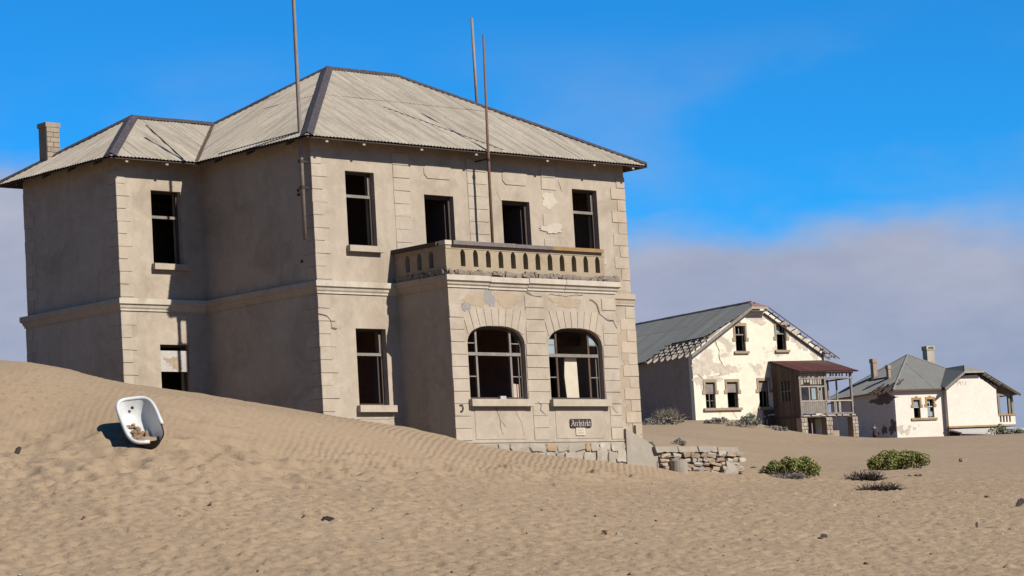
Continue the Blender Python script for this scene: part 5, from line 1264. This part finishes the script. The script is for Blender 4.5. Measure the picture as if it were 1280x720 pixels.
o = bpy.data.objects.new('body', skin_mesh('body', V, Ed, Rr, 'skin')); COL.objects.link(o); o.parent = PR.o
Vs = [(0, 0, .84)]+V[1:4]+[V[4]]; Es = [(0, 1), (1, 2), (2, 3), (3, 4)]; Rs = [(.20, .155), (.185, .14), (.205, .15), (.185, .13), .065]
for sx in (-1, 1):
    i = len(Vs); Vs += [(sx*.18, .01, 1.41), (sx*.225, .015, 1.24)]; Es += [(3, i), (i, i+1)]; Rs += [.068, .058]
o = bpy.data.objects.new('shirt', skin_mesh('shirt', Vs, Es, Rs, 'shirt')); COL.objects.link(o); o.parent = PR.o
Vs = [(0, 0, .99)]; Es = []; Rs = [(.19, .15)]
for sx in (-1, 1):
    i = len(Vs); Vs += [(sx*.09, 0, .84), (sx*.10, -.01, .48), (sx*.105, .02, .10)]; Es += [(0, i), (i, i+1), (i+1, i+2)]; Rs += [.098, .074, .062]
o = bpy.data.objects.new('trousers', skin_mesh('trousers', Vs, Es, Rs, 'trousers')); COL.objects.link(o); o.parent = PR.o
o = bpy.data.objects.new('hair', skin_mesh('hair', [(0, .0, 1.66), (0, -.012, 1.735)], [(0, 1)], [(.082, .10), (.072, .088)], 'hair')); COL.objects.link(o); o.parent = PR.o

# ------------------------------------------------------------------ plants
def leaves(mb, n, fn, size, flat=.0):
    """small folded leaves scattered by fn() -> (position, outward normal)"""
    for _ in range(n):
        p, nr = fn(); s = size*random.uniform(.6, 1.3)
        d = (Vector(nr)+Vector((random.gauss(0, .6), random.gauss(0, .6), random.gauss(.15, .5)))).normalized()
        x = d.orthogonal().normalized(); x = (x*math.cos(random.random()*6.28)+d.cross(x)*math.sin(random.random()*6.28)).normalized(); y = d.cross(x)
        p = Vector(p); a = p - x*s*.5; b = p + x*s*.5; mb.add([a, p-y*s*.28+d*s*.08, b, p+y*s*.28+d*s*.08], [(0, 1, 2, 3)])
def lobes(rx, ry, h, n, seed):
    r = random.Random(seed); L = []
    for _ in range(n):
        a = r.uniform(0, 6.28); q = math.sqrt(r.random())*.85
        L.append((q*math.cos(a)*rx, q*math.sin(a)*ry, h*(1-.75*q*q)*r.uniform(.35, .75), r.uniform(.16, .30)))
    return L
def bush(label, x, y, rx, ry, h, n, size, mat='leaf', seed=1, rot=0., stems=14, name='bush', cat='bush', group=None, lean=0., nl=16, dz=-.06, stemmat='twig'):
    z = gz(x, y)+dz; T = Thing(name, label, cat, (0, 0, 0), group=group, frame=Matrix.Translation((x, y, z)) @ Matrix.Rotation(rot, 4, 'Z'))
    L = lobes(rx, ry, h, nl, seed); mb = MB()
    def fn():
        c = random.choice(L); k = min(rx, h)*1.1
        d = Vector((random.gauss(0, 1), random.gauss(0, 1), random.gauss(.25, .9))).normalized(); r = c[3]*k*random.uniform(.75, 1.05)
        p = Vector((c[0]+lean*c[2], c[1], c[2]))+d*r*1.15
        if p.z < .02: p.z = random.uniform(.02, .12)
        return p, d
    leaves(mb, n, fn, size); T.part('foliage', mb, mat, normals=False)
    sm = MB()
    for k in range(stems):
        c = random.choice(L); sm.tube([(c[0]*.25, c[1]*.25, -.05), (c[0]*.6, c[1]*.6, c[2]*.55), (c[0]+lean*c[2], c[1], c[2]*1.1)], [.018*h+.006, .012*h+.004, .005], 5)
    if stems: T.part('stem', sm, stemmat)
    return T
def twigbush(label, x, y, rx, ry, h, n, mat='twig', seed=3, rot=0., cat='dead bush', thick=.012, up_=.6, dz=-.03):
    z = gz(x, y)+dz; r = random.Random(seed); mb = MB()
    for k in range(n):
        a = r.uniform(0, 6.28); q = math.sqrt(r.random()); p = Vector((q*rx*math.cos(a)*.8, q*ry*math.sin(a)*.8, 0.)); 
        d = Vector((r.gauss(0, .6), r.gauss(0, .6), up_*r.random()+.12)).normalized(); L_ = h*r.uniform(.5, 1.2)
        m_ = p+d*L_*.5+Vector((r.gauss(0, .06), r.gauss(0, .06), r.gauss(0, .04)))*h*2; e_ = p+d*L_+Vector((0, 0, -.15*h*r.random()))
        mb.tube([p, m_, e_], [thick, thick*.7, thick*.35], 4, cap=False)
    return single('dead_bush', mb, mat, label, cat, (0, 0, 0), frame=Matrix.Translation((x, y, z)) @ Matrix.Rotation(rot, 4, 'Z'))
vr = -YAW
bush('green succulent bush drooping right over dry stalks beside the stone wall', 16.75, -2.30, 1.02, .62, .70, 8500, .075, 'leaf', 4, vr, 26, lean=.0, nl=30)
twigbush('pale dry stalks under the left side of the drooping green bush', 15.75, -3.05, .62, .3, .34, 260, 'twig_grey', 5, vr, 'dry stalks')
bush('larger rounded green bush standing on a sand hump in front of the bungalow', 28.3, 2.6, 1.34, .82, .76, 9500, .078, 'leaf', 9, vr, 30, nl=32, dz=.02)
twigbush('dark twiggy dead clump on the sand just below the rounded bush', 17.6, -4.55, .55, .35, .36, 620, 'twig', 6, vr, thick=.018)
twigbush('lowest dark dead clump, sprawling sideways on the sand', 13.3, -8.55, .62, .3, .30, 620, 'twig', 8, vr, thick=.017, up_=.5)
bush('small bluish grey plant right of the rounded bush', 22.0, -2.95, .34, .2, .14, 420, .05, 'leaf_grey', 12, vr, 4, name='plant', cat='plant', nl=9)
bush('tiny yellow-green tuft right of the stone wall end', 18.72, .95, .16, .12, .16, 320, .05, 'leaf', 13, vr, 3, name='plant', cat='plant', nl=6)
bush('dark green low plant showing above the wall coping', 13.9, 1.6, .95, .4, .34, 1900, .085, 'leaf_dull', 14, vr, 8, name='plant', cat='plant', nl=18, dz=.12)
bush('small grey shrub alone on the slope behind the stone wall', 32.35, 16.79, .34, .28, .36, 700, .06, 'leaf_grey', 15, vr, 6, name='shrub', cat='shrub', nl=10)
GS = 'shrubs along the foot of the gabled house'
for (lab, x, y, rx, ry, h, n, m, sd) in (
    ('grey shrub hugging the right corner of the big house, leftmost of its row', 72.0, 55.8, .75, .5, .62, 500, 'leaf_grey', 21),
    ('wider grey shrub between the corner shrub and the yellow grass tuft', 72.43, 54.8, 1.0, .6, .75, 700, 'leaf_grey', 22),
    ('greenish mat right of the yellow grass tuft', 75.8, 57.0, .8, .5, .38, 500, 'leaf_dull', 24),
    ('grey shrub below the leftmost lower window of the cream house', 76.5, 54.3, 1.3, .7, .75, 900, 'leaf_grey', 25),
    ('tallest grey shrub, mid row below the window pair', 76.6, 52.3, 1.5, .8, .8, 1000, 'leaf_grey', 26),
    ('round green shrub against the cream wall left of the porch', 79.3, 54.2, 1.0, .7, 1.05, 1100, 'leaf_dull', 27),
    ('small grey shrub nearest the porch, right of the green one', 79.5, 52.4, .7, .5, .45, 450, 'leaf_grey', 28),
    ('flat grey shrub at the foot of the porch corner', 78.2, 50.6, .65, .45, .5, 420, 'leaf_grey', 29)):
    bush(lab, x, y, rx*.85, ry*.85, h*.75, n, .11, m, sd, vr, 6, name='shrub', cat='shrub', group=GS, nl=14)
twigbush('tuft of pale yellow dry grass between grey shrubs at the gabled house', 74.6, 56.7, .8, .5, 1.0, 300, 'straw', 23, vr, 'grass tuft', thick=.02, up_=1.6)
bush('dark green shrub right of the fallen slab at the bungalow verandah', 127.34, 70.1, 1.1, .8, 1.15, 900, .16, 'leaf_dull', 31, vr, 6, name='shrub', cat='shrub', nl=14, dz=.2)
bush('silvery shrub beside the dark green one at the verandah', 127.07, 68.99, 1.05, .7, .8, 800, .16, 'leaf_grey', 32, vr, 6, name='shrub', cat='shrub', nl=14, dz=.2)
bush('dark shrub cut off by the right edge of the picture', 127.85, 68.1, .8, .6, .8, 600, .16, 'leaf_dull', 33, vr, 5, name='shrub', cat='shrub', nl=12, dz=.2)

# ------------------------------------------------------------------ litter in the sand
def scrap(name, label, cat, x, y, size, mat, rot=0., tilt=0., kind='board', dz=0.):
    z = gz(x, y)+dz; mb = MB()
    if kind == 'stone': mb.stone((0, 0, size[2]*.3), size, .15)
    else:
        for k in range(2): mb.stone((size[0]*(.12*k-.06), size[1]*.3*k, size[2]*(.5+.25*k)), (size[0]*(1-.25*k), size[1], size[2]), .08, 0, None, .12)
    return single(name, mb, mat, label, cat, (0, 0, 0), frame=Matrix.Translation((x, y, z)) @ Matrix.Rotation(rot, 4, 'Z') @ Matrix.Rotation(tilt, 4, 'Y'))
scrap('wood_scrap', 'black scrap of charred wood low centre in the foreground sand', 'wood scrap', -14.0, -16.85, (.22, .10, .08), 'iron', vr, .3)
scrap('stone', 'pale stone touching the charred black scrap', 'stone', -13.86, -17.0, (.09, .08, .06), 'stone_pale', 0, 0, 'stone')
scrap('stone', 'dark rough stone in the foreground below the Architekt sign', 'stone', -9.2, -19.6, (.20, .14, .14), 'stone_brown', .4, 0, 'stone')
scrap('stone', 'pale rough stone leaning on the dark one below the Architekt sign', 'stone', -8.98, -19.75, (.15, .12, .10), 'stone_pale', .9, 0, 'stone')
scrap('stone', 'brown pebble in the open sand between tub and charred scrap', 'stone', -15.08, -14.62, (.11, .08, .08), 'stone_brown', .3, 0, 'stone')
scrap('wood_scrap', 'dark forked wood splinter at the left edge beside the dune', 'wood scrap', -15.5, -8.45, (.10, .07, .16), 'wood_dark', vr, .4)
scrap('wood_scrap', 'thin dark stick left of the forked splinter', 'wood scrap', -15.95, -8.1, (.16, .03, .03), 'wood_dark', vr, .1)
scrap('bone', 'small white fragment at the left edge below the forked splinter', 'fragment', -16.3, -9.4, (.13, .08, .05), 'white_paint', vr, 0, 'stone')
scrap('wood_scrap', 'blackened plank end at the far left edge beside the white fragment', 'wood scrap', -16.62, -9.45, (.26, .05, .05), 'iron', vr, 0)
scrap('wood_scrap', 'crooked dark branch piece at the right edge of the sand', 'wood scrap', 8.2, -16.95, (.16, .10, .20), 'twig', vr, .5)
scrap('wood_scrap', 'long thin grey stick near the right edge of the foreground', 'wood scrap', .41, -21.82, (.34, .04, .04), 'wood_grey', vr, .05)
scrap('wood_scrap', 'short upright peg at the end of the long thin grey stick', 'wood scrap', .15, -21.62, (.05, .05, .12), 'wood_dark', vr, 0)
scrap('wood_scrap', 'small dark wood chip in the right foreground left of the grey stick', 'wood scrap', -5.08, -21.7, (.14, .07, .06), 'wood_dark', vr, .2)
scrap('shell', 'bright white shell in the sand under the dark dead clumps', 'shell', 3.39, -15.0, (.13, .09, .06), 'white_paint', 0, 0, 'stone')
scrap('wood_scrap', 'brown wood chip just right of the white shell', 'wood scrap', 5.6, -13.6, (.14, .05, .05), 'wood_brown', vr, .2)
scrap('stone', 'half-buried stone at the bottom edge of the picture, left of centre', 'stone', -18.2, -20.0, (.12, .10, .08), 'stone_brown', 0, 0, 'stone')
scrap('stone', 'dark stone on the open slope right of the rounded bush', 'stone', 45.0, 12.2, (.4, .2, .2), 'stone_brown', 0, 0, 'stone')
scrap('stone', 'dark stone in the trodden sand at the right, above the crooked branch', 'stone', 11.5, -13.6, (.22, .16, .12), 'stone_brown', .4, 0, 'stone')
scrap('stone', 'white stone lying on the right end of the wall coping', 'stone', 13.75, -1.95, (.12, .1, .12), 'stone_pale', 0, 0, 'stone', dz=0.)
bpy.data.objects[-1] if False else None
# bits too small to count: grit, chips and tiny stalks on the trodden sand
mb = MB(); mb2 = MB(); r = random.Random(77)
for k in range(450):
    d = r.uniform(45.5, 80); l = r.uniform(-.2, .2)*d
    if wv(d, l) > .4: continue
    x = CAM.x+FWD[0]*d+RGT[0]*l; y = CAM.y+FWD[1]*d+RGT[1]*l; z = 0
    s = r.uniform(.010, .034); (mb if r.random() < .86 else mb2).stone((x, y, z), (s*r.uniform(1, 2.5), s*r.uniform(1, 2.2), s), .2)
for m_, mat in ((mb, 'stone_brown'), (mb2, 'stone_pale')):
    P_ = np.array(m_.v).reshape(-1, 26, 3); c = P_.mean(1); i_ = np.argmin(np.abs(dA[None]-((c[:, 0]-CAM.x)*FWD[0]+(c[:, 1]-CAM.y)*FWD[1])[:, None]), 1); j_ = np.argmin(np.abs(lA[None]-((c[:, 0]-CAM.x)*RGT[0]+(c[:, 1]-CAM.y)*RGT[1])[:, None]), 1)
    P_[:, :, 2] += ZZ[i_, j_][:, None]+.004
    m_.v = [tuple(v) for v in P_.reshape(-1, 3)]
    o = single('grit', m_, mat, '', '', (0, 0, 0), kind='stuff')
